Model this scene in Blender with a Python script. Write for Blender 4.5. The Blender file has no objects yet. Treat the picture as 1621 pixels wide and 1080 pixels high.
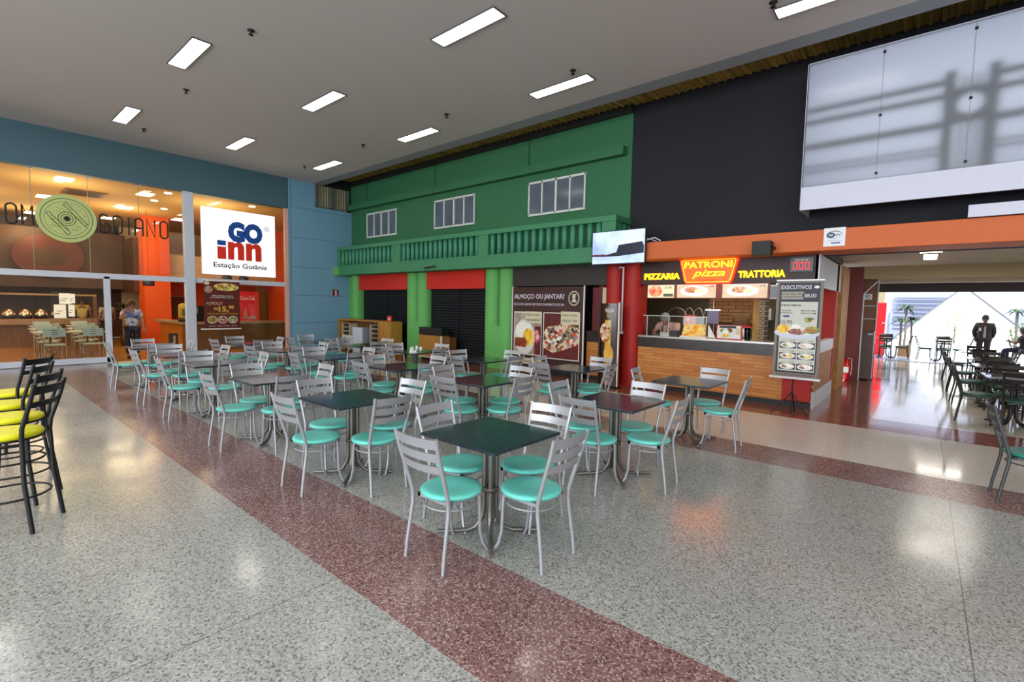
import bpy, bmesh, math, random
from mathutils import Matrix, Vector
C = bpy.context.scene.collection
PI = math.pi
SC = bpy.context.scene

# ------------------------------------------------------------------ camera
cam_data = bpy.data.cameras.new('camera')
cam = bpy.data.objects.new('camera', cam_data); C.objects.link(cam)
FPX, YAW, PITCH, ROLL = 762.54, -0.70359, -0.072808, 0.019343
cy_, sy_ = math.cos(YAW), math.sin(YAW); cp_, sp_ = math.cos(PITCH), math.sin(PITCH)
fwd = Vector((sy_*cp_, cy_*cp_, sp_)); rgt = Vector((cy_, -sy_, 0)); upv = rgt.cross(fwd)
cr_, sr_ = math.cos(ROLL), math.sin(ROLL)
R_ = cr_*rgt + sr_*upv; U_ = -sr_*rgt + cr_*upv
m = Matrix((( R_.x, U_.x, -fwd.x, 0), (R_.y, U_.y, -fwd.y, 0), (R_.z, U_.z, -fwd.z, 1.65), (0, 0, 0, 1)))
cam.matrix_world = m
cam_data.sensor_width = 36.0; cam_data.sensor_fit = 'HORIZONTAL'
cam_data.lens = FPX/1621.0*36.0
cam_data.clip_start = 0.05; cam_data.clip_end = 300
SC.camera = cam

# ------------------------------------------------------------------ exposure, world, sun, big lights
SC.view_settings.view_transform = 'Standard'
SC.view_settings.look = 'None'
SC.view_settings.gamma = 1.0
SC.view_settings.use_curve_mapping = False
SC.view_settings.exposure = 0.14
SC.cycles.max_bounces = 8; SC.cycles.diffuse_bounces = 4; SC.cycles.glossy_bounces = 4
SC.cycles.transmission_bounces = 6; SC.cycles.transparent_max_bounces = 12
SC.cycles.sample_clamp_indirect = 6.0
SC.cycles.caustics_reflective = False; SC.cycles.caustics_refractive = False

w = bpy.data.worlds.new('World'); SC.world = w; w.use_nodes = True
nt = w.node_tree; nt.nodes.clear()
wo = nt.nodes.new('ShaderNodeOutputWorld'); wb = nt.nodes.new('ShaderNodeBackground')
wb.inputs[0].default_value = (0.86, 0.93, 1.0, 1); wb.inputs[1].default_value = 3.3
nt.links.new(wb.outputs[0], wo.inputs[0])

sun_d = bpy.data.lights.new('sun', 'SUN'); sun_d.energy = 7.5; sun_d.angle = math.radians(0.6); sun_d.color = (1, .96, .88)
sun = bpy.data.objects.new('sun', sun_d); C.objects.link(sun); sun.rotation_euler = (math.radians(38), math.radians(12), math.radians(20))

def area(name, loc, size, energy, color=(1, 1, 1), rot=(0, 0, 0)):
    d = bpy.data.lights.new(name, 'AREA'); d.shape = 'RECTANGLE'; d.size, d.size_y = size
    d.energy = energy; d.color = color
    o = bpy.data.objects.new(name, d); C.objects.link(o); o.location = loc; o.rotation_euler = rot
    return o
# added fill lights, windows not built: behind the camera and along the far right
area('window_daylight', (-1.5, -8.6, 2.9), (18, 4.4), 1650, (.86, .93, 1.0), (PI/2, 0, 0))
area('window_daylight', (8.6, -3.6, 2.6), (7.6, 4.2), 560, (.88, .94, 1.0), (0, PI/2, 0))
# the ceiling lights of the hall that hang behind the photographer
for lx in (-13.3, -9.25, -5.2, -1.1, 3.0):
    for ly in (-6.6, -4.2, -1.9, 0.4):
        area('ceiling_light_lamp', (lx, ly, 5.55), (1.25, .25), 20, (1, .98, .94))
for ly in (2.72, 5.0, 7.34): area('ceiling_light_lamp', (3.0, ly, 5.55), (1.25, .25), 20, (1, .98, .94))
# restaurant behind the glass: warm point lights added to brighten its ceiling
for lx, ly in ((-17.3, 2.1), (-17.3, 5.6), (-20.5, 0.2), (-20.5, 4.0), (-23.6, 2.0), (-17.3, -1.6), (-20.5, -3)):
    pd = bpy.data.lights.new('restaurant_lamp', 'POINT'); pd.energy = 95; pd.color = (1, .78, .46); pd.shadow_soft_size = .7
    po = bpy.data.objects.new('restaurant_lamp', pd); C.objects.link(po); po.location = (lx, ly, 3.9)
# passage and kiosk lamps
for ly in (11.6, 13.2, 17.5): area('passage_lamp', (0.6, ly, 2.66), (.9, .2), 14, (1, .93, .82))
area('kiosk_lamp', (-3.0, 10.5, 2.5), (2.0, .5), 26, (1, .78, .5))

# ------------------------------------------------------------------ materials
def lin(h):
    h = h.lstrip('#'); r = [int(h[i:i+2], 16)/255 for i in (0, 2, 4)]
    return tuple(c/12.92 if c <= .04045 else ((c+.055)/1.055)**2.4 for c in r) + (1,)
MATS = {}
def M(name, hexc='#888888', rough=.5, metal=0.0, emit=0.0, ecol=None, coat=0.0):
    if name in MATS: return MATS[name]
    mt = bpy.data.materials.new(name); mt.use_nodes = True
    b = mt.node_tree.nodes['Principled BSDF']
    b.inputs['Base Color'].default_value = lin(hexc); b.inputs['Roughness'].default_value = rough
    b.inputs['Metallic'].default_value = metal; b.inputs['Coat Weight'].default_value = coat
    if emit:
        b.inputs['Emission Color'].default_value = lin(ecol or hexc); b.inputs['Emission Strength'].default_value = emit
    MATS[name] = mt
    return mt
def nodes(mt):
    n = mt.node_tree; return n, n.nodes['Principled BSDF'], n.nodes.new, n.links.new
def noisy(name, hexes, scale=8, rough=.5, detail=4, stretch=(1, 1, 1), kind='noise', bump=0.0, metal=0, emit=0, stops=None, coords='Object'):
    """several colours mixed by a noise / voronoi / wave field"""
    if name in MATS: return MATS[name]
    mt = M(name, hexes[0], rough, metal); n, b, N, L = nodes(mt)
    tc = N('ShaderNodeTexCoord'); mp = N('ShaderNodeMapping'); mp.inputs['Scale'].default_value = stretch
    L(tc.outputs[coords], mp.inputs[0])
    if kind == 'noise':
        t = N('ShaderNodeTexNoise'); t.inputs['Scale'].default_value = scale; t.inputs['Detail'].default_value = detail; out = t.outputs[0]
    elif kind == 'voronoi':
        t = N('ShaderNodeTexVoronoi'); t.inputs['Scale'].default_value = scale
        s = N('ShaderNodeSeparateColor'); L(t.outputs['Color'], s.inputs[0]); out = s.outputs[0]
    L(mp.outputs[0], t.inputs[0])
    r = N('ShaderNodeValToRGB'); L(out, r.inputs[0])
    k = len(hexes); lo, hi = (0.3, 0.7) if kind == 'noise' else (0.0, 1.0)
    st = stops or [lo+(hi-lo)*i/(k-1) for i in range(k)]
    while len(r.color_ramp.elements) < k: r.color_ramp.elements.new(.5)
    for e, s_, h in zip(r.color_ramp.elements, st, hexes): e.position = s_; e.color = lin(h)
    L(r.outputs[0], b.inputs['Base Color'])
    if emit:
        L(r.outputs[0], b.inputs['Emission Color']); b.inputs['Emission Strength'].default_value = emit
    if bump:
        bp = N('ShaderNodeBump'); bp.inputs['Strength'].default_value = bump; bp.inputs['Distance'].default_value = .01
        L(out, bp.inputs['Height']); L(bp.outputs[0], b.inputs['Normal'])
    return mt
def terrazzo(name, base, dark, light, rough=.2, cloud='#ffffff', cs=.12):
    mt = M(name, base, rough); n, b, N, L = nodes(mt)
    tc = N('ShaderNodeTexCoord')
    v = N('ShaderNodeTexVoronoi'); v.inputs['Scale'].default_value = 110; L(tc.outputs['Object'], v.inputs[0])
    s = N('ShaderNodeSeparateColor'); L(v.outputs['Color'], s.inputs[0])
    r = N('ShaderNodeValToRGB'); r.color_ramp.interpolation = 'CONSTANT'
    e = r.color_ramp.elements; e[0].position = 0; e[0].color = lin(dark); e[1].position = .17; e[1].color = lin(base)
    a = e.new(.62); a.color = lin(light); a = e.new(.8); a.color = lin(base)
    L(s.outputs[0], r.inputs[0])
    no = N('ShaderNodeTexNoise'); no.inputs['Scale'].default_value = .55; no.inputs['Detail'].default_value = 6; L(tc.outputs['Object'], no.inputs[0])
    mr = N('ShaderNodeMapRange'); mr.inputs[1].default_value = .3; mr.inputs[2].default_value = .7; mr.inputs[3].default_value = 1-cs; mr.inputs[4].default_value = 1+cs*.3
    L(no.outputs[0], mr.inputs[0])
    # thin dark joint every 4.06 m along x
    sp = N('ShaderNodeSeparateXYZ'); L(tc.outputs['Object'], sp.inputs[0])
    ad = N('ShaderNodeMath'); ad.operation = 'ADD'; ad.inputs[1].default_value = 100*2.86-.28; L(sp.outputs[0], ad.inputs[0])
    mo = N('ShaderNodeMath'); mo.operation = 'MODULO'; mo.inputs[1].default_value = 2.86; L(ad.outputs[0], mo.inputs[0])
    lt = N('ShaderNodeMath'); lt.operation = 'LESS_THAN'; lt.inputs[1].default_value = .007; L(mo.outputs[0], lt.inputs[0])
    mj = N('ShaderNodeMapRange'); mj.inputs[3].default_value = 1; mj.inputs[4].default_value = .45; L(lt.outputs[0], mj.inputs[0])
    mu = N('ShaderNodeMath'); mu.operation = 'MULTIPLY'; L(mr.outputs[0], mu.inputs[0]); L(mj.outputs[0], mu.inputs[1])
    mx = N('ShaderNodeVectorMath'); mx.operation = 'SCALE'; L(r.outputs[0], mx.inputs[0]); L(mu.outputs[0], mx.inputs['Scale'])
    L(mx.outputs[0], b.inputs['Base Color'])
    n2 = N('ShaderNodeTexNoise'); n2.inputs['Scale'].default_value = 1.3; n2.inputs['Detail'].default_value = 5; L(tc.outputs['Object'], n2.inputs[0])
    m2 = N('ShaderNodeMapRange'); m2.inputs[1].default_value = .3; m2.inputs[2].default_value = .7; m2.inputs[3].default_value = rough*.7; m2.inputs[4].default_value = rough*1.5
    L(n2.outputs[0], m2.inputs[0]); L(m2.outputs[0], b.inputs['Roughness'])
    return mt
def brick(name, c1, c2, mortar, plane='xz', scale=1.0, bw=.24, bh=.07, ms=.006, rough=.6):
    mt = M(name, c1, rough); n, b, N, L = nodes(mt)
    tc = N('ShaderNodeTexCoord'); sp = N('ShaderNodeSeparateXYZ'); L(tc.outputs['Object'], sp.inputs[0])
    cb = N('ShaderNodeCombineXYZ'); L(sp.outputs[0 if plane == 'xz' else 1], cb.inputs[0]); L(sp.outputs[2], cb.inputs[1])
    t = N('ShaderNodeTexBrick'); L(cb.outputs[0], t.inputs['Vector'])
    t.inputs['Color1'].default_value = lin(c1); t.inputs['Color2'].default_value = lin(c2); t.inputs['Mortar'].default_value = lin(mortar)
    t.inputs['Scale'].default_value = scale; t.inputs['Brick Width'].default_value = bw; t.inputs['Row Height'].default_value = bh
    t.inputs['Mortar Size'].default_value = ms; t.inputs['Mortar Smooth'].default_value = .3
    L(t.outputs[0], b.inputs['Base Color'])
    bp = N('ShaderNodeBump'); bp.inputs['Strength'].default_value = .4; bp.inputs['Distance'].default_value = .004; bp.invert = True
    L(t.outputs['Fac'], bp.inputs['Height']); L(bp.outputs[0], b.inputs['Normal'])
    return mt
def glass(name, tint=(.97, .97, .95), base=.03):
    if name in MATS: return MATS[name]
    mt = bpy.data.materials.new(name); mt.use_nodes = True; n = mt.node_tree; n.nodes.clear()
    N, L = n.nodes.new, n.links.new
    o = N('ShaderNodeOutputMaterial'); mx = N('ShaderNodeMixShader'); t = N('ShaderNodeBsdfTransparent'); g = N('ShaderNodeBsdfGlossy')
    t.inputs[0].default_value = tint+(1,); g.inputs['Roughness'].default_value = .01
    f = N('ShaderNodeFresnel'); f.inputs[0].default_value = 1.45
    L(f.outputs[0], mx.inputs[0]); L(t.outputs[0], mx.inputs[1]); L(g.outputs[0], mx.inputs[2]); L(mx.outputs[0], o.inputs[0])
    MATS[name] = mt
    return mt
def frosted(name, col='#dfe3ea'):
    mt = bpy.data.materials.new(name); mt.use_nodes = True; n = mt.node_tree; n.nodes.clear()
    N, L = n.nodes.new, n.links.new
    o = N('ShaderNodeOutputMaterial'); mx = N('ShaderNodeMixShader'); t = N('ShaderNodeBsdfTranslucent'); p = N('ShaderNodeBsdfPrincipled')
    t.inputs[0].default_value = lin(col); p.inputs['Base Color'].default_value = lin('#8d9096'); p.inputs['Roughness'].default_value = .18
    mx.inputs[0].default_value = .5
    L(t.outputs[0], mx.inputs[1]); L(p.outputs[0], mx.inputs[2]); L(mx.outputs[0], o.inputs[0])
    MATS[name] = mt
    return mt

# ------------------------------------------------------------------ mesh builder
class MB:
    def __init__(s): s.v = []; s.f = []; s.m = []; s.sm = []; s.mats = []; s.T = Matrix()
    def mi(s, mt):
        if mt not in s.mats: s.mats.append(mt)
        return s.mats.index(mt)
    def add(s, vs, fs, mt, smooth=False):
        k = len(s.v); s.v += [tuple(s.T @ Vector(p)) for p in vs]; i = s.mi(mt)
        for f in fs: s.f.append(tuple(k+j for j in f)); s.m.append(i); s.sm.append(smooth)
        return s
    def box(s, x0, x1, y0, y1, z0, z1, mt):
        if x0 > x1: x0, x1 = x1, x0
        if y0 > y1: y0, y1 = y1, y0
        if z0 > z1: z0, z1 = z1, z0
        v = [(x, y, z) for x in (x0, x1) for y in (y0, y1) for z in (z0, z1)]
        return s.add(v, [(0, 1, 3, 2), (4, 6, 7, 5), (0, 4, 5, 1), (2, 3, 7, 6), (0, 2, 6, 4), (1, 5, 7, 3)], mt)
    def cbox(s, c, d, mt): return s.box(c[0]-d[0]/2, c[0]+d[0]/2, c[1]-d[1]/2, c[1]+d[1]/2, c[2]-d[2]/2, c[2]+d[2]/2, mt)
    def tube(s, pts, r, mt, n=8, closed=False, flat=1.0, caps=True):
        pts = [Vector(p) for p in pts]; k = len(pts); rs = r if isinstance(r, (list, tuple)) else [r]*k
        vs = []; prev = None
        for i, p in enumerate(pts):
            a = pts[i-1] if (i or closed) else p; b = pts[(i+1) % k] if (i < k-1 or closed) else p
            d = (b-a).normalized()
            if prev is None:
                up = Vector((0, 0, 1)) if abs(d.z) < .9 else Vector((0, 1, 0)); u = up.cross(d).normalized()
            else:
                u = (prev-d*prev.dot(d)).normalized()
            prev = u; w_ = d.cross(u)
            for j in range(n):
                t = 2*PI*j/n; vs.append(p+u*math.cos(t)*rs[i]+w_*math.sin(t)*rs[i]*flat)
        fs = []
        for i in range(k if closed else k-1):
            for j in range(n):
                a = i*n+j; b = i*n+(j+1) % n; c = ((i+1) % k)*n+(j+1) % n; d_ = ((i+1) % k)*n+j
                fs.append((a, b, c, d_))
        s.add(vs, fs, mt, True)
        if not closed and caps:
            s.add(vs[:n], [tuple(range(n))[::-1]], mt); s.add(vs[-n:], [tuple(range(n))], mt)
        return s
    def lathe(s, prof, mt, n=24, c=(0, 0, 0), smooth=True, a0=0, a1=2*PI, sx=1, sy=1):
        full = abs(a1-a0-2*PI) < 1e-6; cols = n if full else n+1
        vs = [(c[0]+r*sx*math.cos(a0+(a1-a0)*j/n), c[1]+r*sy*math.sin(a0+(a1-a0)*j/n), c[2]+z) for r, z in prof for j in range(cols)]
        fs = []
        for i in range(len(prof)-1):
            for j in range(n):
                a = i*cols+j; b = i*cols+(j+1) % cols
                fs.append((a, b, b+cols, a+cols))
        return s.add(vs, fs, mt, smooth)
    def prism(s, pts2, o, u, v_, depth, mt):
        """closed outline in plane (u, v_) at origin o, extruded towards the front (u x v_) by depth"""
        o, u, v_ = Vector(o), Vector(u), Vector(v_); nn = u.cross(v_).normalized()*depth
        k = len(pts2); A = [o+u*a+v_*b for a, b in pts2]; B = [p+nn for p in A]
        fs = [tuple(range(k))[::-1], tuple(range(k, 2*k))]+[(i, (i+1) % k, k+(i+1) % k, k+i) for i in range(k)]
        return s.add(A+B, fs, mt)
    def rect(s, o, u, v_, a0, a1, b0, b1, d0, d1, mt):
        o, u, v_ = Vector(o), Vector(u), Vector(v_); nn = u.cross(v_).normalized()
        return s.prism([(a0, b0), (a1, b0), (a1, b1), (a0, b1)], o+nn*d0, u, v_, d1-d0, mt)
    def oval(s, o, u, v_, ca, cb, ra, rb, d0, d1, mt, n=28):
        o, u, v_ = Vector(o), Vector(u), Vector(v_); nn = u.cross(v_).normalized()
        return s.prism([(ca+ra*math.cos(2*PI*i/n), cb+rb*math.sin(2*PI*i/n)) for i in range(n)], o+nn*d0, u, v_, d1-d0, mt)
    def text(s, body, o, u, v_, size, mt, depth=.004, bold=0.0, align='CENTER', width=None, shear=0.0, d0=0.0, space=1.0):
        cu = bpy.data.curves.new('lettering', 'FONT'); cu.body = body; cu.size = 1.0; cu.align_x = align; cu.extrude = 0
        cu.offset = bold; cu.shear = shear; cu.space_character = space; cu.resolution_u = 3
        ob = bpy.data.objects.new('lettering', cu); C.objects.link(ob)
        bpy.context.view_layer.update()
        me = bpy.data.meshes.new_from_object(ob.evaluated_get(bpy.context.evaluated_depsgraph_get()))
        bpy.data.objects.remove(ob); bpy.data.curves.remove(cu)
        if not me.vertices: return s
        xs = [q.co.x for q in me.vertices]; wd = max(xs)-min(xs)
        k = size; kx = k if width is None else width/wd
        x0 = {'CENTER': (max(xs)+min(xs))/2, 'LEFT': min(xs), 'RIGHT': max(xs)}[align]
        o, u, v_ = Vector(o), Vector(u), Vector(v_); nn = u.cross(v_).normalized()
        top = [o+u*((q.co.x-x0)*kx)+v_*(q.co.y*k)+nn*(d0+depth) for q in me.vertices]
        fs = [tuple(p.vertices) for p in me.polygons]
        bot = [p-nn*depth for p in top]
        cnt = {}
        for f in fs:
            for i in range(len(f)):
                e = (f[i], f[(i+1) % len(f)]); cnt[e] = 1
        side = [(a, b, b+len(top), a+len(top)) for (a, b) in cnt if (b, a) not in cnt]
        if depth < .003: s.add(top, fs, mt)
        else: s.add(top+bot, fs+[tuple(reversed(q)) for q in side], mt)
        bpy.data.meshes.remove(me)
        return s
    def build(s, name, parent=None, loc=None, bevel=0, sub=0):
        me = bpy.data.meshes.new(name); me.from_pydata(s.v, [], s.f)
        for mt in s.mats: me.materials.append(mt)
        me.polygons.foreach_set('material_index', s.m); me.polygons.foreach_set('use_smooth', s.sm); me.update()
        o = bpy.data.objects.new(name, me); C.objects.link(o)
        if parent is not None: o.parent = parent
        if loc is not None: o.location = loc
        if bevel:
            b = o.modifiers.new('bevel', 'BEVEL'); b.width = bevel; b.segments = 2; b.limit_method = 'ANGLE'
        if sub:
            b = o.modifiers.new('sub', 'SUBSURF'); b.levels = b.render_levels = sub
        return o
def tag(o, label, cat, group=None, kind=None):
    o['label'] = label; o['category'] = cat
    if group: o['group'] = group
    if kind: o['kind'] = kind
    return o
def thing(name, label, cat, loc=(0, 0, 0), rz=0, group=None, parts=()):
    o = bpy.data.objects.new(name, None); C.objects.link(o); o.empty_display_size = .1
    o.location = loc; o.rotation_euler = (0, 0, rz)
    return tag(o, label, cat, group)
def struct(o, label=None):
    o['kind'] = 'structure'
    if label: o['label'] = label
    return o
def copy_tree(o, parent=None):
    c = o.copy(); C.objects.link(c); c.parent = parent
    for ch in list(o.children): copy_tree(ch, c)
    return c
X_, Y_, Z_ = Vector((1, 0, 0)), Vector((0, 1, 0)), Vector((0, 0, 1))
random.seed(7)

# ================================================================== THE SETTING
white_t = terrazzo('white terrazzo', '#a0a19d', '#72726e', '#b8b8b4', .17)
maroon_t = terrazzo('maroon terrazzo', '#876563', '#5c4341', '#b29a95', .17, cs=.2)
beige_t = terrazzo('beige terrazzo', '#d9d2c6', '#c2baae', '#e2dcd2', .09, cs=.06)
red_t = terrazzo('red band terrazzo', '#8b5240', '#6f3f33', '#a06b57', .12, cs=.1)
fl = MB()
for y0, y1, mt in ((-9, 1.46, white_t), (1.46, 2.22, maroon_t), (2.22, 5.70, white_t), (5.70, 6.43, maroon_t), (6.43, 8.45, beige_t)):
    fl.box(-15.9, 9, y0, y1, -.2, 0, mt)
fl.box(-15.9, -.5, 8.45, 9.35, -.2, 0, red_t); fl.box(-.5, 9, 8.45, 9.35, -.2, 0, red_t)
fl.box(-15.9, -1.35, 9.35, 12.6, -.2, 0, red_t); fl.box(-1.35, -.5, 9.35, 15.4, -.2, 0, red_t)
fl.box(-.5, 9, 9.35, 15.4, -.2, 0, beige_t); fl.box(-2.6, 9, 15.4, 21.5, -.2, 0, beige_t)
struct(fl.build('floor'), 'polished terrazzo floor in white with maroon strips')

grey_ceil = M('ceiling paint', '#c2bbb7', .9)
trim_grey = M('grey trim paint', '#8d9195', .8)
c = MB().box(-15.8, 9, -9, 8.15, 5.6, 5.85, grey_ceil)
struct(c.build('ceiling'), 'flat light grey hall ceiling')
struct(MB().box(-15.8, 9, 8.15, 8.5, 5.6, 5.9, trim_grey).build('trim_1'), 'grey ceiling edge board above the balcony')
roofm = noisy('ribbed roof', ['#8a7238', '#a88c48', '#c0a458'], 3, .7, stretch=(8, .4, 1))
roof = MB().box(-15.8, 9, 8.5, 9.9, 5.93, 6.05, roofm)
for i in range(170): roof.box(-15.7+i*.145, -15.66+i*.145, 8.5, 9.6, 5.9, 5.93, roofm)
roof.box(-16, 9, 8.45, 8.5, 5.85, 6.05, roofm)
struct(roof.build('ceiling_eave'), 'brown ribbed roof strip beyond the ceiling edge')

blue = M('blue wall paint', '#719db6', .6)
teal = M('dark teal paint', '#42606b', .6)
dark = M('dark void', '#15171a', .7)
wl = MB()
wl.box(-16.0, -15.8, -9, 7.32, 4.64, 5.6, teal)
wl.box(-16.1, -15.83, 7.3, 9.6, 0, 4.84, blue); wl.box(-16.1, -15.83, 7.3, 8.24, 4.84, 5.6, blue)
zz = [0, .95, 1.87, 2.80, 3.76, 4.72]
for a, b in zip(zz[:-1], zz[1:]): wl.box(-15.84, -15.8, 7.42, 9.6, a+.012, b-.012, blue)
wl.box(-15.84, -15.8, 7.42, 8.24, 4.732, 5.6, blue); wl.box(-15.84, -15.8, 7.3, 7.4, 0, 5.6, blue); wl.box(-15.84, -15.8, 8.24, 9.6, 4.732, 4.85, blue)
struct(wl.build('wall_left'), 'blue panelled wall with teal band over the restaurant glass')
# curtained window high in the corner
cw = MB(); frm = M('grey aluminium', '#7d8587', .45, .6)
cw.box(-15.86, -15.79, 8.24, 8.3, 4.85, 5.6, frm).box(-15.86, -15.79, 9.42, 9.5, 4.85, 5.6, frm).box(-15.86, -15.79, 8.24, 9.5, 4.84, 4.9, frm).box(-15.86, -15.79, 8.8, 8.9, 4.85, 5.6, frm)
w4 = struct(cw.build('window_4'), 'small curtained window high in the corner above the blue wall')
cu = MB(); cm = M('olive curtain', '#8a8468', .9)
vs = []; n_ = 60
for i in range(n_+1):
    y = 8.28+1.2*i/n_; x = -15.92+.022*math.sin(i*1.35)
    vs += [(x, y, 4.88), (x, y, 5.62)]
cu.add(vs, [(2*i, 2*i+2, 2*i+3, 2*i+1) for i in range(n_)], cm, True)
cu.build('curtain', w4)
struct(MB().box(-16.2, -15.98, 8.1, 9.7, 4.7, 6.1, dark).box(-15.98, -15.8, 8.1, 9.7, 5.65, 6.1, dark).build('wall_left_recess'))

# restaurant glass front
alu = M('white aluminium frame', '#c3c7d2', .45)
pinkalu = M('pale pink edge trim', '#d9a79a', .5)
wf = MB()
wf.box(-15.86, -15.76, -9, 7.22, 2.13, 2.27, alu)
wf.box(-15.86, -15.76, -9, 2.76, .01, .15, alu)
wf.box(-15.86, -15.76, 2.63, 2.76, 0, 2.2, alu)
wf.box(-15.88, -15.72, 4.40, 4.64, 0, 4.64, alu)
wf.box(-15.86, -15.76, 4.64, 7.22, 0, .08, alu)
wf.box(-15.86, -15.78, 7.19, 7.32, 0, 4.64, pinkalu)
wf.box(-15.86, -15.76, -2.6, -2.4, 0, 4.64, alu)
w1 = struct(wf.build('window_1', bevel=.008), 'restaurant glass front in white aluminium frame')
gl = glass('shop glass')
for y0, y1 in ((-2.4, 1.395), (1.405, 2.395), (2.405, 3.405), (3.415, 4.40), (4.64, 7.19)):
    MB().box(-15.815, -15.805, y0, y1, 2.27, 4.64, gl).build('glass_pane', w1)
for y0, y1 in ((-2.4, 1.395), (1.405, 2.63), (4.64, 7.19)):
    MB().box(-15.815, -15.805, y0, y1, .12, 2.13, gl).build('glass_pane', w1)
clips = MB(); steel = M('steel', '#9fa3a8', .3, .9)
for y in (1.4, 2.4, 3.41): clips.cbox((-15.79, y, 4.6), (.04, .08, .05), steel); clips.cbox((-15.81, y, 3.45), (.014, .012, 2.36), M('glass edge', '#8f8c72', .3))
clips.build('glass_clip', w1)

# shops wall: green facade above, black wall to the right
green = M('dark green paint', '#2f6b45', .75); lgreen = M('bright green paint', '#62ab5a', .7); mgreen = M('balcony green paint', '#3c8058', .65)
wr = MB()
xs = [-15.83, -14.84, -11.25, -7.69, -4.9]
wr.box(-16.3, -4.9, 9.64, 9.85, 2.6, 6.1, green)
wr.box(-15.83, -4.9, 9.6, 9.65, 2.86, 5.08, green)
for a, b in zip(xs[:-1], xs[1:]): wr.box(a+.03, b-(.03 if b > -5 else .03) if b < -5 else b, 9.6, 9.65, 5.08, 5.76, green)
wr.box(-15.83, -4.9, 9.5, 9.64, 5.76, 5.93, M('dark eave beam', '#1a1c18', .8))
wr.box(-15.83, -5.02, 9.42, 9.62, 4.90, 5.08, green)
struct(wr.build('wall_right'), 'dark green upper facade with a projecting ledge')
black = noisy('black wall paint', ['#0b0d16', '#12141e'], .8, .75)
wb_ = MB().box(-4.9, 9, 9.62, 9.85, 2.6, 5.93, black)
struct(wb_.build('wall_back'), 'plain black wall above the pizza kiosk')
orange = M('orange band paint', '#c9622a', .6)
ob_ = MB().box(-4.32, 9, 8.9, 9.62, 2.6, 2.93, orange)
struct(ob_.build('trim_2', bevel=.01), 'orange fascia band over kiosk and passage')
paleor = M('cream ceiling paint', '#c9bda8', .85)
dbeam = M('cream beam paint', '#a09070', .85)
pc = MB().box(-1.33, 9, 9.4, 14.4, 2.75, 2.9, paleor).box(-2.6, -1.33, 12.2, 14.4, 2.75, 2.9, paleor).box(-2.6, 9, 14.7, 21.6, 2.75, 2.9, paleor)
struct(pc.build('ceiling_passage'), 'low cream ceiling of the passage')
struct(MB().box(-1.13, 9, 14.4, 14.72, 2.46, 2.9, dbeam).box(-2.6, 9, 19.8, 20.1, 2.62, 2.9, paleor).build('trim_3'), 'cream beams across the passage ceiling')
struct(MB().box(-2.6, 9, 21.25, 21.45, 2.38, 2.9, M('dark header', '#3a2c30', .6)).box(-.9, 9, 21.3, 21.5, -.02, .012, M('door track', '#6d6a68', .4, .5)).build('door_1'), 'dark header and track of the wide opening to the patio')
# walls nobody sees but which close the hall
hid = M('hall back wall', '#b9b4ac', .9)
struct(MB().box(-15.9, 9, -9.2, -9, 0, 5.6, hid).build('wall_rear'))
struct(MB().box(9, 9.2, -9, 21.5, 0, 5.9, hid).build('wall_far_right'))
struct(MB().box(-26.2, 9.2, -9.2, 9.85, 6.08, 6.2, hid).box(-26.2, 9.2, 9.85, 21.5, 3.0, 3.1, hid).build('roof_slab'))
struct(MB().box(-2.75, -2.55, 12.7, 21.5, 0, 2.9, M('passage maroon wall', '#4b1512', .6)).build('wall_passage'))

# windows of the green facade
wfm = M('white window frame', '#d5d8d2', .5); wgl = noisy('grey window glass', ['#515b66', '#616c78'], 1.5, .12)
for k, (x0, x1) in enumerate(((-14.79, -13.1), (-11.25, -9.55), (-7.67, -6.01))):
    f = MB()
    f.box(x0, x1, 9.555, 9.61, 4.66, 4.71, wfm).box(x0, x1, 9.555, 9.61, 3.88, 3.93, wfm)
    for i in range(5):
        xx = x0+(x1-x0-.04)*i/4; f.box(xx, xx+(.05 if i == 2 else .035), 9.555, 9.61, 3.9, 4.7, wfm)
    wn = struct(f.build('window_%d' % (5+k)), ('white framed four-pane window in green facade, farthest left', 'white framed four-pane window in the middle of green facade', 'white framed four-pane window in green facade, nearest the black wall')[k])
    for i in range(4):
        xa = x0+(x1-x0)*i/4
        MB().box(xa+.02, xa+(x1-x0)/4-.0, 9.585, 9.6, 3.92, 4.68, wgl).build('window_pane', wn)

# balcony
bal = thing('balcony', 'long green concrete balcony with round balusters under the green facade', 'balcony', (-10.35, 9.3, 2.6))
def part(root):
    b = MB(); b.T = (Matrix.Translation(root.location) @ Matrix.Rotation(root.rotation_euler.z, 4, 'Z')).inverted(); return b
part(bal).box(-15.5, -4.86, 8.93, 9.64, 2.6, 2.86, mgreen).box(-15.8, -15.5, 8.88, 9.6, 2.58, 2.88, lgreen).build('slab', bal, bevel=.01)
part(bal).box(-15.65, -4.86, 8.93, 9.12, 3.43, 3.55, mgreen).box(-5.05, -4.86, 9.12, 9.6, 3.43, 3.55, mgreen).build('handrail', bal, bevel=.01)
part(bal).box(-15.6, -4.88, 8.97, 9.1, 2.86, 2.93, mgreen).build('bottom_rail', bal)
for a, b in ((-15.64, -15.5), (-12.43, -12.08), (-8.8, -8.46), (-5.2, -4.88)):
    part(bal).box(a, b, 8.95, 9.12, 2.86, 3.44, mgreen).build('post', bal, bevel=.008)
balm = M('baluster green paint', '#3f8a6c', .6)
bproto = None
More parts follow.
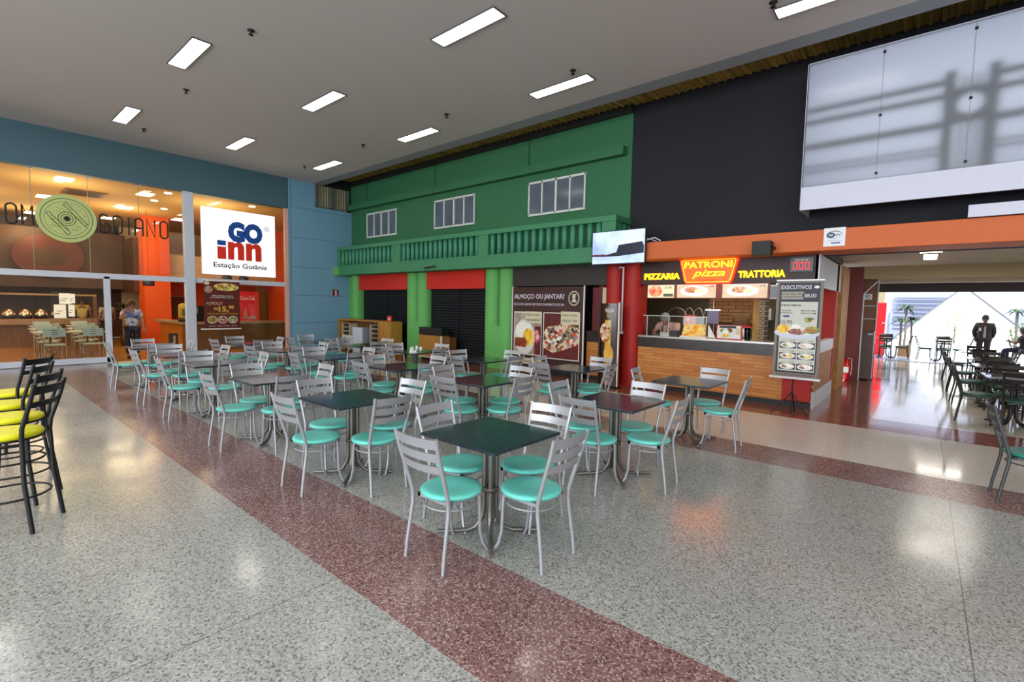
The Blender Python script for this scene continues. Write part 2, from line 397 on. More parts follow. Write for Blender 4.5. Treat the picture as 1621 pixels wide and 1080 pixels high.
for a, b, n in ((-15.5, -12.43, 14), (-12.08, -8.8, 16), (-8.46, -5.2, 15)):
    for i in range(n):
        x = a+(b-a)*(i+.5)/n
        if bproto is None:
            q = MB().lathe([(0, 0), (.058, 0), (.058, .5), (0, .5)], balm, 12); bproto = q.build('baluster', bal, (x+10.35, 9.03-9.3, .33))
        else:
            q = bproto.copy(); C.objects.link(q); q.parent = bal; q.location = (x+10.35, 9.03-9.3, .33)
for y in (9.25, 9.45):
    q = bproto.copy(); C.objects.link(q); q.parent = bal; q.location = (-4.96+10.35, y-9.3, .33)

# twin-column pillars
def pillar(x0, x1, mt, label, y=9.32, z1=2.6, slot=1.12):
    b = MB(); r = (x1-x0)/4-.01; cx = [x0+r, x1-r]
    for c_ in cx:
        b.lathe([(r, 0), (r, z1)], mt, 20, (c_, y+r, 0), a0=PI, a1=2*PI)
    b.box(x0, x1, y+r, y+r+.25, 0, z1, mt)
    b.box(cx[0], cx[1], y, y+r+.1, 0, slot, mt)
    o = b.build('pillar'); struct(o, label); return o
def halfpillar():
    b = MB(); b.lathe([(.2, 0), (.2, 2.6)], lgreen, 20, (-15.28, 9.5, 0), a0=PI, a1=2*PI); b.box(-15.8, -15.05, 9.5, 9.7, 0, 2.6, lgreen)
    struct(b.build('pillar'), 'green round half column against the blue wall')
halfpillar()
pillar(-12.36, -11.40, lgreen, 'green twin-column pillar between the two shuttered bays')
pillar(-9.0, -8.03, lgreen, 'green twin-column pillar left of the food banner')
redm = M('red column paint', '#a5130a', .6)
pillar(-5.32, -4.5, redm, 'red twin-column pillar left of the kiosk counter', y=9.3, slot=.02)
redf = M('red signboard paint', '#c9220f', .5)
struct(MB().box(-15.05, -12.36, 9.42, 9.55, 2.1, 2.6, redf).box(-11.4, -9.0, 9.42, 9.55, 2.1, 2.6, redf).build('trim_4'), 'plain red signboards over the two shuttered bays')
dgrey = noisy('brown grey panel', ['#2b2523', '#352d2a'], 2, .6)
struct(MB().box(-8.03, -5.32, 9.45, 9.6, 2.15, 2.6, dgrey).build('trim_5'), 'dark brown fascia above the food banner')
# roller shutters
shut = M('black roller shutter', '#23252a', .45, .5)
for x0, x1, lb in ((-15.05, -12.36, 'black roller shutter of the left bay, behind the wooden stand'), (-11.4, -9.0, 'black perforated roller shutter between the two green pillars')):
    r = thing('roller_shutter', lb, 'shutter', ((x0+x1)/2, 9.6, 0))
    b = part(r)
    for i in range(26):
        z = i*.081
        b.prism([(0, 0), (.018, .03), (.018, .055), (0, .08)], (x1, 9.62, z), -Y_, Z_, x1-x0, shut) if False else b.add([(x0, 9.62, z), (x1, 9.62, z), (x1, 9.6, z+.03), (x0, 9.6, z+.03), (x1, 9.6, z+.06), (x0, 9.6, z+.06), (x1, 9.62, z+.081), (x0, 9.62, z+.081)], [(0, 1, 2, 3), (3, 2, 4, 5), (5, 4, 6, 7)], shut)
    hole = M('shutter slots', '#3b3e46', .4, .6)
    for i in range(10, 24):
        for j in range(int((x1-x0)/.16)):
            b.box(x0+.06+j*.16, x0+.14+j*.16, 9.592, 9.6, i*.081+.036, i*.081+.054, hole)
    b.build('curtain', r)
    part(r).box((x0+x1)/2-.02, (x0+x1)/2+.02, 9.58, 9.6, 0, 2.1, shut).build('centre_rail', r)
struct(MB().box(-15.8, -8.0, 9.62, 9.8, 0, 2.7, dark).box(-8.1, -5.6, 10.6, 10.7, 0, 2.7, dark).box(-8.15, -8.05, 9.6, 10.7, 0, 2.7, dark).build('wall_shutter_back'))

# ------------------------------------------------------------------ ceiling fittings
lamp = M('lamp diffuser', '#ffffff', .5, emit=12, ecol='#fffaf2'); trimm = M('lamp rim', '#55585a', .5)
rown = {2.72: 'row nearest the restaurant corner side', 5.0: 'middle row', 7.34: 'row beside the ceiling edge'}
proto = None
names = {-1.1: 'nearest the camera', -5.2: 'second from the camera', -9.25: 'third from the camera', -13.35: 'farthest from the camera'}
rows = {2.72: 'left row', 5.0: 'middle row', 7.34: 'right row along ceiling edge'}
for ly in rows:
    for lx in names:
        if (ly == 2.72 and lx > -6) or (ly == 5.0 and lx > -2): continue
        lb = 'recessed white ceiling light, %s in the %s' % (names[lx] if not (ly == 2.72 or ly == 5.0) else {-13.35: 'farthest', -9.25: 'nearer' if ly == 2.72 else 'second farthest', -5.2: 'nearest'}[lx], rows[ly])
        if proto is None:
            proto = thing('ceiling_light', lb, 'ceiling light', (lx, ly, 5.6), group='recessed lights in the hall ceiling')
            MB().box(-.64, .64, -.135, -.12, -.02, .0, trimm).box(-.64, .64, .12, .135, -.02, .0, trimm).box(-.64, -.62, -.135, .135, -.02, 0, trimm).box(.62, .64, -.135, .135, -.02, 0, trimm).build('rim', proto)
            MB().box(-.62, .62, -.12, .12, -.012, -.002, lamp).build('diffuser', proto)
        else:
            o = copy_tree(proto); o.location = (lx, ly, 5.6); o['label'] = lb
sprm = M('sprinkler metal', '#2c2a2a', .4, .7)
sp0 = None
for x, y, lb in ((-7.74, 3.08, 'near the nearer left light'), (-10.84, 3.13, 'between the two left lights'), (-14.08, 3.19, 'close to the farthest left light'), (-7.79, 6.94, 'above the third light of the right row'), (-4.7, 6.98, 'behind the second right-row light'), (-10.91, 6.96, 'left of the third right-row light'), (-13.99, 6.98, 'nearest the blue wall'), (-1.7, 7.05, 'beside the nearest right-row light')):
    lb = 'small dark ceiling sprinkler '+lb
    if sp0 is None:
        b = MB().lathe([(0, 0), (.05, 0), (.05, -.012), (.015, -.014), (.015, -.06), (.035, -.062), (.035, -.07), (0, -.07)], sprm, 12)
        sp0 = tag(b.build('sprinkler', None, (x, y, 5.6)), lb, 'sprinkler', 'ceiling sprinklers')
    else:
        o = sp0.copy(); C.objects.link(o); o.location = (x, y, 5.6); o['label'] = lb

# ================================================================== TABLES AND CHAIRS
grey_m = M('grey painted steel', '#a6a7ac', .36, .4)
seatm = noisy('turquoise vinyl', ['#62cbbd', '#70d6c8'], 3, .32)
rimm = M('turquoise edge', '#9be6d6', .35)
darkm = M('graphite painted steel', '#2b2725', .4, .4)
stone = noisy('dark green granite', ['#172029', '#232f39', '#34434e'], 45, .16, detail=3)
tubem = M('table steel tube', '#6f6c66', .32, .6)
rubber = M('dark rubber', '#1c1c1c', .8)

def chair_meshes(name, label, fm, sm, em):
    t = thing(name, label, 'chair')
    MB().lathe([(0, .418), (.185, .418), (.2, .428), (.205, .44), (.198, .45), (.17, .4535), (.1, .448), (0, .445)], sm, 32).build('seat', t)
    MB().box(-.15, .15, -.16, -.135, .395, .418, fm).box(-.15, .15, .115, .14, .395, .418, fm).box(-.15, -.125, -.16, .14, .395, .418, fm).box(.125, .15, -.16, .14, .395, .418, fm).build('seat_frame', t)
    for s in (-1, 1):
        MB().tube([(s*.178, -.235, 0), (s*.176, -.225, .1), (s*.168, -.185, .36), (s*.168, -.185, .43), (s*.172, -.21, .52), (s*.184, -.285, .76), (s*.19, -.31, .86)],
                  [.0125, .0125, .0135, .0145, .0145, .0135, .0125], fm, 8).build('leg', t)
    for s in (-1, 1):
        MB().tube([(s*.135, .12, .41), (s*.14, .125, .33), (s*.142, .13, .15), (s*.15, .15, .06), (s*.165, .185, 0)], .0115, fm, 8).build('leg', t)
    MB().tube([(.172*math.cos(a), .172*math.sin(a)-.01, .355) for a in [2*PI*i/24 for i in range(24)]], .006, fm, 6, closed=True).build('support_ring', t)
    for zc, h, yb in ((.822, .062, -.297), (.735, .056, -.272), (.652, .05, -.246)):
        b = MB(); k = 10; A = []
        for i in range(k+1):
            u = -1+2*i/k; x = u*.184; y = yb-.032*(1-u*u)
            for dz in (-h/2, h/2):
                for dy in (-.005, .005): A.append((x, y+dy-dz*.28, zc+dz))
        fs = []
        for i in range(k):
            a = 4*i
            fs += [(a, a+4, a+6, a+2), (a+1, a+3, a+7, a+5), (a+2, a+6, a+7, a+3), (a, a+1, a+5, a+4)]
        fs += [(0, 2, 3, 1), (4*k, 4*k+1, 4*k+3, 4*k+2)]
        b.add(A, fs, fm, False).build('back_slat', t)
    return t
def table_meshes(name, label, topm, legm):
    t = thing(name, label, 'table')
    MB().box(-.355, .355, -.355, .355, .722, .745, topm).build('tabletop', t, bevel=.006)
    MB().box(-.2, .2, -.02, .02, .705, .722, legm).box(-.02, .02, -.2, .2, .705, .722, legm).build('top_bracket', t)
    for i in range(4):
        a = PI/4+i*PI/2; c_, s_ = math.cos(a), math.sin(a)
        MB().tube([(c_*.042, s_*.042, .71), (c_*.042, s_*.042, .2), (c_*.055, s_*.055, .12), (c_*.1, s_*.1, .05), (c_*.16, s_*.16, .026), (c_*.37, s_*.37, .02)], [.019]*3+[.018, .017, .015], legm, 8).build('leg', t)
    MB().lathe([(.06, .32), (.064, .32), (.064, .35), (.06, .35)], legm, 12).build('collar', t)
    return t
def chair_at(src, x, y, rz, label, group, cache={}):
    if src.name not in cache: cache[src.name] = 1; o = src
    else: o = copy_tree(src)
    o.location = (x, y, 0); o.rotation_euler = (0, 0, rz); o['label'] = label; o['group'] = group
    return o
ch0 = chair_meshes('dining_chair', 'x', grey_m, seatm, rimm)
tb0 = table_meshes('dining_table', 'x', stone, tubem)
rnd = random.Random(11)
TABLES = [  # row, index from camera, centre
 [(-2.30, 2.50), (-4.11, 2.50), (-5.84, 2.48), (-7.78, 2.50), (-9.33, 2.53), (-11.12, 2.52)],
 [(-2.23, 4.22), (-4.03, 4.22), (-5.72, 4.25), (-7.48, 4.20), (-9.10, 4.18), (-10.95, 4.20)],
 [(-2.19, 6.08), (-3.90, 6.07), (-5.58, 5.85), (-7.38, 5.83), (-9.20, 5.84), (-10.72, 5.68)]]
rowname = ['front row', 'middle row', 'back row']
ordn = ['nearest', 'second', 'third', 'fourth', 'fifth', 'farthest']
fine = {(0, 0): [(-2.31, 2.13, .02), (-1.92, 2.49, .0), (-2.62, 2.53, .06), (-2.24, 2.85, .03)],
        (0, 1): [(-4.10, 2.13, .02), (-3.70, 2.47, -.03), (-4.46, 2.47, .03), (-4.02, 2.86, .05)],
        (1, 0): [(-2.25, 3.87, -.06), (-1.89, 4.23, .10), (-2.60, 4.22, .06), (-2.20, 4.55, -.04)],
        (1, 1): [(-4.03, 3.85, .05), (-3.68, 4.22, .02), (-4.42, 4.22, .1), (-4.0, 4.60, -.04)],
        (2, 0): [None, (-1.80, 6.02, .1), (-2.56, 5.98, .2), (-2.12, 6.44, -.08)],
        (2, 1): [(-4.02, 5.66, -.10), (-3.60, 6.04, .12), (-4.30, 6.12, .05), (-3.88, 6.46, -.05)],
        (0, 2): [(-5.88, 2.11, .0), (-5.46, 2.42, .04), (-6.18, 2.46, .02), (-5.80, 2.84, -.06)]}
sides = ['front-left side', 'front-right side', 'back-left side', 'back-right side']
for r, row in enumerate(TABLES):
    for i, (x, y) in enumerate(row):
        where = '%s table of the %s' % (ordn[i], rowname[r])
        chair_at(tb0, x, y, rnd.uniform(-.02, .02), 'square dark granite table on four steel tubes, %s in the %s' % (ordn[i], rowname[r]), 'square granite tables of the food court')
        std = [(x, y-.37, 0), (x+.37, y, 0), (x-.37, y, 0), (x, y+.37, 0)]
        ff = fine.get((r, i))
        for k, rz in enumerate((0, PI/2, -PI/2, PI)):
            if ff:
                if ff[k] is None: continue
                cx, cyy, dz = ff[k]
            else:
                cx, cyy, dz = std[k]; cx += rnd.uniform(-.04, .04); cyy += rnd.uniform(-.03, .03); dz = rnd.uniform(-.12, .12)
            chair_at(ch0, cx, cyy, rz+dz, 'grey metal chair with turquoise seat, %s of %s' % (sides[k], where), 'grey chairs with turquoise seats')

# dark framed chairs and tables in the passage and on the patio
ptop = M('glossy grey tabletop', '#77787c', .08)
dseat = M('dark green vinyl', '#245545', .4)
ch1 = chair_meshes('cafe_chair', 'x', darkm, dseat, dseat)
tb1 = table_meshes('cafe_table', 'x', ptop, darkm)
shade_tone = M('slate painted steel', '#4a4d50', .4, .4)  # same grey chair; its shade is put into the frame and seat colours
ch2 = chair_meshes('slate_chair', 'x', shade_tone, M('deep teal vinyl', '#2f8070', .35), M('deep teal vinyl'))
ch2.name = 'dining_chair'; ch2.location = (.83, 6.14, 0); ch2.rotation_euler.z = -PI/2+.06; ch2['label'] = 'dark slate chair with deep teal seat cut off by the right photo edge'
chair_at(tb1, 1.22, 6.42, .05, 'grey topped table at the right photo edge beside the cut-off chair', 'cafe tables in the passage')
PT = [(1.12, 10.25, 'nearest'), (1.12, 12.15, 'second'), (1.12, 13.9, 'third'), (1.12, 16.4, 'fourth'), (1.95, 11.9, 'nearest of right-hand'), (2.05, 14.4, 'second of right-hand')]
for x, y, nm in PT:
    right = 'right-hand' in nm
    where = ('%s table of the passage left row' % nm) if not right else '%s passage tables' % nm
    chair_at(tb1, x, y, 0.03, 'grey topped cafe table on dark tubes, %s' % where, 'cafe tables in the passage')
    for k, (dx, dy, rz) in enumerate(((0, -.4, 0), (.4, 0, PI/2), (-.4, 0, -PI/2), (0, .42, PI))):
        chair_at(ch1, x+dx+rnd.uniform(-.03, .03), y+dy+rnd.uniform(-.03, .03), rz+rnd.uniform(-.1, .1), 'dark slatted chair, %s side of %s' % (('near', 'right', 'left', 'far')[k], where), 'dark chairs in the passage')
for x, y, nm, ks in ((.62, 22.6, 'patio table in the middle', (0, 1, 2, 3)), (-.98, 22.7, 'patio table beside the red cooler', (0, 1, 3)), (3.0, 22.9, 'patio table at the right edge', (0, 2))):
    chair_at(tb1, x, y, .1, 'cafe table on the sunny patio, %s' % nm, 'cafe tables on the patio')
    for k, (dx, dy, rz) in enumerate(((0, -.42, 0), (.45, 0, PI/2), (-.45, 0, -PI/2), (0, .45, PI))):
        if k in ks: chair_at(ch1, x+dx, y+dy, rz+rnd.uniform(-.15, .15), 'dark slatted chair, %s side of %s' % (('near', 'right', 'left', 'far')[k], nm), 'dark chairs on the patio')

# small things on the tables
cupm = M('white ceramic', '#e8e8e0', .3)
for k, (x, y, lb) in enumerate(((-7.52, 5.98, 'left of the two on the back row'), (-7.30, 5.90, 'right of the two on the back row'))):
    b = MB().lathe([(0, 0), (.026, 0), (.03, .05), (.024, .075), (.012, .088), (0, .09)], cupm, 14)
    tag(b.build('salt_shaker', None, (x, y, .745)), 'small white shaker %s fourth table' % lb, 'shaker', 'white shakers on a table')
b = MB().prism([(-.05, 0), (.05, 0), (.03, .06), (0, .11), (-.035, .05)], (-7.18, 5.62, .746), X_, Z_, .05, cupm).prism([(-.03, 0), (.02, 0), (.06, .08)], (-7.16, 5.63, .746), (X_+Y_).normalized(), Z_, .03, cupm)
tag(b.build('paper_napkins'), 'crumpled white paper napkins at front corner of the shaker table', 'napkins')

# ------------------------------------------------------------------ bar stools
blackm = M('black painted steel', '#17171a', .38, .3); yel = noisy('yellow vinyl', ['#d8d400', '#e6e21a'], 4, .35)
def stool(label):
    t = thing('bar_stool', label, 'bar stool', group='yellow bar stools at the left edge')
    MB().lathe([(0, .655), (.185, .655), (.2, .665), (.205, .68), (.198, .695), (.16, .702), (0, .70)], yel, 32).build('seat', t)
    MB().lathe([(0, .642), (.192, .642), (.192, .656), (0, .656)], blackm, 32).build('seat_base', t)
    for s in (-1, 1):
        MB().tube([(s*.178, -.225, 0), (s*.165, -.185, .35), (s*.155, -.178, .66), (s*.158, -.185, .74), (s*.168, -.245, .93), (s*.172, -.275, 1.05)], .0145, blackm, 8).build('leg', t)
        MB().tube([(s*.178, .2, 0), (s*.165, .165, .35), (s*.14, .13, .65)], .0145, blackm, 8).build('leg', t)
    for z, r in ((.24, .215), (.49, .19)):
        MB().tube([(r*math.cos(a), r*math.sin(a)*1.0-.01, z) for a in [2*PI*i/28 for i in range(28)]], .0075, blackm, 6, closed=True).build('foot_ring', t)
    for zc, h, yb in ((1.0, .06, -.262), (.90, .04, -.232)):
        b = MB(); k = 8; A = []
        for i in range(k+1):
            u = -1+2*i/k; x = u*.168; y = yb-.03*(1-u*u)
            for dz in (-h/2, h/2):
                for dy in (-.005, .005): A.append((x, y+dy-dz*.28, zc+dz))
        fs = []
        for i in range(k):
            a = 4*i; fs += [(a, a+4, a+6, a+2), (a+1, a+3, a+7, a+5), (a+2, a+6, a+7, a+3), (a, a+1, a+5, a+4)]
        fs += [(0, 2, 3, 1), (4*k, 4*k+1, 4*k+3, 4*k+2)]
        b.add(A, fs, blackm, False).build('back_slat', t)
    return t
st = stool('black bar stool with yellow seat, nearest the camera')
st.location = (-4.90, .24, 0); st.rotation_euler.z = math.radians(147)
for x, y, r, nm in ((-5.52, .30, 150, 'second from the camera'), (-6.2, .32, 153, 'third from the camera'), (-6.95, .39, 140, 'farthest from the camera')):
    o = copy_tree(st); o.location = (x, y, 0); o.rotation_euler.z = math.radians(r); o['label'] = 'black bar stool with yellow seat, '+nm

# ================================================================== PIZZA KIOSK
brk = brick('counter brick', '#b0672a', '#c9853f', '#7d4a22', 'xz', bw=.42, bh=.062, ms=.003, rough=.45)
brk_side = brick('side brick', '#b87a4c', '#cf9464', '#6d4026', 'yz', bw=.2, bh=.058, ms=.006)
cdark = noisy('dark brown counter stone', ['#2a211f', '#352a27'], 6, .25)
kblack = M('black skirting', '#17110f', .5)
steelt = M('steel counter top', '#b8b4ae', .25, .7)
kc = thing('service_counter', 'brick-faced kiosk counter with dark stone edge and steel top', 'counter', (-2.9, 9.5, 0))
part(kc).box(-4.5, -1.78, 9.39, 9.7, .1, .86, brk).box(-1.42, -1.34, 9.5, 11.5, .28, .93, brk_side).build('brick_front', kc)
part(kc).box(-4.5, -1.36, 9.37, 9.44, .86, 1.06, cdark).build('stone_edge', kc)
part(kc).box(-4.5, -1.4, 9.36, 9.95, 1.06, 1.1, steelt).build('counter_top', kc, bevel=.005)
part(kc).box(-4.5, -1.36, 9.42, 9.6, 0, .1, kblack).build('skirting', kc)
part(kc).box(-1.78, -1.36, 9.36, 9.5, .12, 1.06, redm).build('red_panel', kc)
whiteb = M('white band', '#cfd2d8', .4)
part(kc).box(-1.44, -1.32, 9.5, 11.45, .93, 1.13, whiteb).build('white_band', kc)
part(kc).box(-1.42, -1.32, 9.5, 11.6, .0, .28, M('grey plinth', '#b9bcb4', .35)).build('plinth', kc)
# kiosk shell
kmar = M('dark maroon fascia', '#2d100e', .5)
struct(MB().box(-4.5, -1.36, 9.42, 9.6, 2.14, 2.6, kmar).build('wall_kiosk_fascia'), 'dark maroon fascia of the kiosk')
struct(MB().box(-1.40, -1.34, 9.42, 12.2, 2.07, 2.6, whiteb).build('trim_6'), 'white side fascia of the kiosk')
kb = brick('kiosk back brick', '#8a5a34', '#a06a40', '#4b3322', 'xz', bw=.3, bh=.08, ms=.01)
olive = noisy('olive kitchen wall', ['#3d3624', '#524a30'], 1.2, .6)
ks = MB().box(-5.6, -3.9, 11.9, 12.0, 0, 2.75, olive).box(-3.9, -2.9, 11.86, 12.0, 1.35, 2.75, kb).box(-3.9, -2.9, 11.9, 12.0, 0, 1.35, olive).box(-2.9, -1.5, 11.9, 12.0, 0, 2.75, olive)
struct(ks.build('wall_kiosk_back'), 'olive back wall of the kiosk kitchen with a brick patch')
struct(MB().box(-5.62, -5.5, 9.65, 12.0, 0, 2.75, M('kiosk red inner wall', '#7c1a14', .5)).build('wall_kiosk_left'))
struct(MB().box(-8.1, -1.3, 9.5, 12.0, 2.62, 2.72, M('kiosk ceiling', '#5a4c3a', .8)).build('ceiling_kiosk'))
struct(MB().box(-1.9, -1.75, 11.62, 11.9, 0, 2.6, redm).box(-1.75, -1.34, 11.62, 11.9, 0, 2.62, redm).build('wall_kiosk_side'), 'dark red end wall inside the kiosk')
bc = noisy('ochre brick column', ['#9a6a24', '#b98538'], 6, .6)
stk = brick('column stone', '#b39a78', '#8f7656', '#5d4a34', 'xz', bw=.07, bh=.045, ms=.008)
struct(MB().box(-2.37, -2.27, 9.62, 9.9, 1.1, 2.2, bc).box(-2.27, -2.17, 9.62, 9.9, 1.1, 2.2, stk).build('pillar_kiosk'), 'ochre and stone column standing on the kiosk counter')
struct(MB().box(-1.42, -1.3, 12.2, 13.3, 0, 2.62, bc).build('pillar_passage'), 'ochre brick column on the passage side of the kiosk')
struct(MB().box(-1.45, -1.13, 14.38, 14.7, 0, 2.75, M('shaded maroon paint', '#641711', .5)).build('pillar_red_passage'), 'dark red column in the passage behind the fire extinguisher')  # even dark maroon all over the column

# central glowing sign and letters
ora = M('glowing orange', '#ff5a10', .5, emit=1.3, ecol='#ff4a08'); yelg = M('glowing yellow', '#ffd21a', .5, emit=1.5, ecol='#ffcf10')
redg = M('glowing red rim', '#ff3a08', .5, emit=1.6, ecol='#ff2a04'); brownp = M('brown print', '#7c2a10', .5)
sg = thing('illuminated_sign', 'glowing orange trapezoid pizza sign with yellow lettering over the kiosk', 'sign', (-3.13, 9.36, 2.36))
o0 = (-3.13, 9.42, 2.14)
def trap(k, z0, z1, wt, wb): return [(-wb, z0), (wb, z0), (wt, z1), (-wt, z1)]
part(sg).prism([(-.40, 0), (.40, 0), (.44, .05), (.54, .45), (.5, .48), (-.5, .48), (-.54, .45), (-.44, .05)], o0, X_, Z_, .08, redg).build('sign_box', sg)
part(sg).prism([(-.385, .025), (.385, .025), (.42, .07), (.505, .43), (.48, .45), (-.48, .45), (-.505, .43), (-.42, .07)], (-3.13, 9.34, 2.14), X_, Z_, .004, yelg).prism([(-.375, .035), (.375, .035), (.405, .075), (.49, .425), (.47, .44), (-.47, .44), (-.49, .425), (-.405, .075)], (-3.13, 9.336, 2.14), X_, Z_, .004, ora).build('sign_face', sg)
part(sg).text('PATRONI', (-3.13, 9.332, 2.44), X_, Z_, .165, yelg, .006, .028, width=.88).text('pizza', (-3.11, 9.332, 2.28), X_, Z_, .19, yelg, .006, .012, width=.6, shear=.35).text('DESDE 1984', (-3.13, 9.332, 2.185), X_, Z_, .045, brownp, .004, .0, width=.32).build('lettering', sg)
for word, xa, xb in (('PIZZARIA', -4.42, -3.68), ('TRATTORIA', -2.6, -1.84)):
    t_ = MB().text(word, ((xa+xb)/2, 9.42, 2.245), X_, Z_, .165, yelg, .03, .034, width=xb-xa)
    tag(t_.build('sign_letters'), 'yellow glowing letters reading %s %s of the orange sign' % (word, 'left' if word[0] == 'P' else 'right'), 'lettering', 'yellow letters on the kiosk fascia')
dd = thing('queue_display', 'black queue number display with red digits on the kiosk fascia', 'display', (-1.6, 9.42, 2.45))
redl = M('red led', '#ff2030', .4, emit=1.5, ecol='#ff1828')
part(dd).box(-1.77, -1.43, 9.38, 9.42, 2.32, 2.56, M('display black', '#120c0c', .3)).build('housing', dd)
b = part(dd)
for k in range(3):
    x0 = -1.725+k*.09
    b.rect((x0, 9.375, 2.36), X_, Z_, 0, .065, 0, .012, 0, .003, redl).rect((x0, 9.375, 2.36), X_, Z_, 0, .065, .108, .12, 0, .003, redl).rect((x0, 9.375, 2.36), X_, Z_, 0, .011, 0, .12, 0, .003, redl).rect((x0, 9.375, 2.36), X_, Z_, .052, .063, 0, .12, 0, .003, redl)
b.build('digits', dd)
part(dd).text('SENHA', (-1.6, 9.376, 2.50), X_, Z_, .045, M('pale print', '#e8c8c0', .5), .003, .004, width=.2).build('caption', dd)

# food print materials
def food(name, hexes, scale=14, emit=0, kind='voronoi'): return noisy(name, hexes, scale, .45, kind=kind, emit=emit)
f_pizza = food('pizza print', ['#b3261a', '#e8c79a', '#7a1a10', '#d98a3a', '#f0e0c0', '#5d2a18'], 16)
f_fries = noisy('fries print', ['#c98a10', '#f0c23a', '#f7dc6a'], 18, .5, stretch=(1, 1, .3))
f_rice = food('rice print', ['#f2efe6', '#e2ddd0'], 60); f_meat = food('meat print', ['#5a2a20', '#8a4a34', '#b0806a', '#e5d8c8'], 26)
f_salad = food('salad print', ['#2f6a1c', '#6a9a2a', '#b8361c', '#8fb84a'], 24); f_wine = noisy('dark red print', ['#4a1210', '#6d1d18'], 5, .5)
f_steak = food('steak print', ['#7a2c10', '#94401c'], 12)
wh = M('white print', '#e6e3da', .5); crm = M('cream print', '#cfc4a4', .5); ink = M('dark ink print', '#23232b', .5); gre = M('grey print', '#8a8a88', .5)
plate_m = M('plate print', '#d8d5cf', .4)
def plate(b, o, u, v, ca, cb, ra, rb, foods, d0=.002):
    b.oval(o, u, v, ca, cb, ra, rb, d0, d0+.001, plate_m)
    for k, (fa, fb, fra, frb, mt) in enumerate(foods): b.oval(o, u, v, ca+fa*ra, cb+fb*rb, fra*ra, frb*rb, d0+.001, d0+.002+.0004*k, mt, 16)
    return b
# menu light boxes
mlp = [M('lit cream print', '#e8d8b0', .5, emit=.55), noisy('lit pizza print', ['#d8402a', '#f0a070', '#e86a4a', '#f5d8b8'], 16, .5, kind='voronoi', emit=.55), M('lit plate print', '#efe8dc', .5, emit=.6), noisy('lit meat print', ['#c87a4a', '#e8b890', '#a85a3a'], 22, .5, kind='voronoi', emit=.5)]
mb = thing('menu_board', 'lit three-panel food photo menu strip below the kiosk sign', 'menu board', (-3.2, 9.4, 2.0))
part(mb).box(-4.34, -2.07, 9.4, 9.46, 1.86, 2.14, M('menu frame red', '#8c3a2a', .5)).build('frame', mb)
for k, (xa, xb) in enumerate(((-4.33, -3.78), (-3.72, -2.98), (-2.86, -2.1))):
    b = part(mb); o1 = (xa, 9.398, 1.875); w_ = xb-xa
    b.rect(o1, X_, Z_, 0, w_, 0, .25, 0, .002, mlp[0] if k == 0 else mlp[2])
    if k == 0:
        b.oval(o1, X_, Z_, .16, .13, .15, .115, .002, .003, mlp[1]).text('15,90', (xa+.43, 9.395, 2.05), X_, Z_, .07, ink, .002, .005, width=.15).rect(o1, X_, Z_, .33, .53, .02, .08, .002, .003, M('panel green grey', '#6a6a50', .5))
    else:
        b.rect(o1, X_, Z_, 0, w_, 0, .24, .002, .003, noisy('lit table print', ['#c8a888', '#e8d0b0'], 3, .5, emit=.45))
        b.oval(o1, X_, Z_, w_*.45, .13, w_*.36, .1, .003, .004, mlp[2]).oval(o1, X_, Z_, w_*.38, .15, .13, .06, .004, .005, mlp[3]).oval(o1, X_, Z_, w_*.58, .13, .08, .05, .004, .0055, mlp[0])
        b.text('14,90' if k == 1 else '21,90', (xb-.08, 9.39, 2.075), X_, Z_, .05, ink, .002, .003, width=.09)
    b.build('panel', mb)
# counter goods
b = MB().box(-2.08, -1.84, 9.44, 9.5, 1.86, 2.11, M('monitor casing', '#c9c9c4', .4)).box(-2.06, -1.86, 9.43, 9.44, 1.89, 2.08, M('monitor black', '#16181c', .2)).box(-1.98, -1.94, 9.46, 9.5, 2.11, 2.16, steelt)
tag(b.build('small_monitor'), 'small grey monitor hanging beside the menu strip', 'monitor')
gg = glass('counter glass')
g = thing('sneeze_guard', 'steel framed glass sneeze guard on the left of the counter', 'sneeze guard', (-3.8, 9.6, 1.1))
part(g).box(-4.46, -3.15, 9.5, 9.6, 1.5, 1.512, M('pale glass shelf', '#c9d0c4', .15)).build('shelf', g)
for x in (-4.42, -3.95, -3.2): part(g).tube([(x, 9.62, 1.1), (x, 9.62, 1.5)], .012, steelt, 8).build('post', g)
part(g).box(-4.42, -3.2, 9.505, 9.51, 1.12, 1.5, gg).build('glass_front', g)
for k, (x, r, lb) in enumerate(((-4.18, .24, 'wide round glass dome at the left kiosk end'), (-3.9, .11, 'first narrow glass arch right of the dome'), (-3.7, .11, 'second narrow glass arch right of the dome'), (-3.48, .11, 'third narrow glass arch beside the brick patch'))):
    pts = [(x+r*math.cos(a), 10.6, 1.42+.26*math.sin(a)) for a in [PI*i/16 for i in range(17)]]
    a_ = thing('glass_arch', 'steel rimmed '+lb, 'glass arch', (x, 10.6, 1.1), group='arched glass covers in the kiosk')
    part(a_).tube([(x+r, 10.6, 1.1)]+pts+[(x-r, 10.6, 1.1)], .008, steelt, 6).build('rim', a_)
    if k == 0: part(a_).prism([(p[0]-x, p[2]-1.42) for p in pts]+[(-r, -.3), (r, -.3)], (x, 10.6, 1.42), X_, Z_, .004, gg).build('pane', a_)
struct(MB().box(-4.5, -2.4, 10.48, 10.95, 0, 1.1, M('prep counter', '#4a4238', .5)).build('trim_7'), 'prep counter inside the kiosk')
wt = thing('flip_menu', 'orange and yellow flip menu standing on the kiosk counter', 'menu', (-3.35, 9.5, 1.1))
part(wt).add([(-3.6, 9.42, 1.13), (-3.14, 9.42, 1.13), (-3.17, 9.5, 1.36), (-3.58, 9.5, 1.36)], [(0, 1, 2, 3)], noisy('sandwich print', ['#e05a14', '#f0b030', '#f5e08a', '#d83a10'], 7, .4)).build('printed_page', wt)
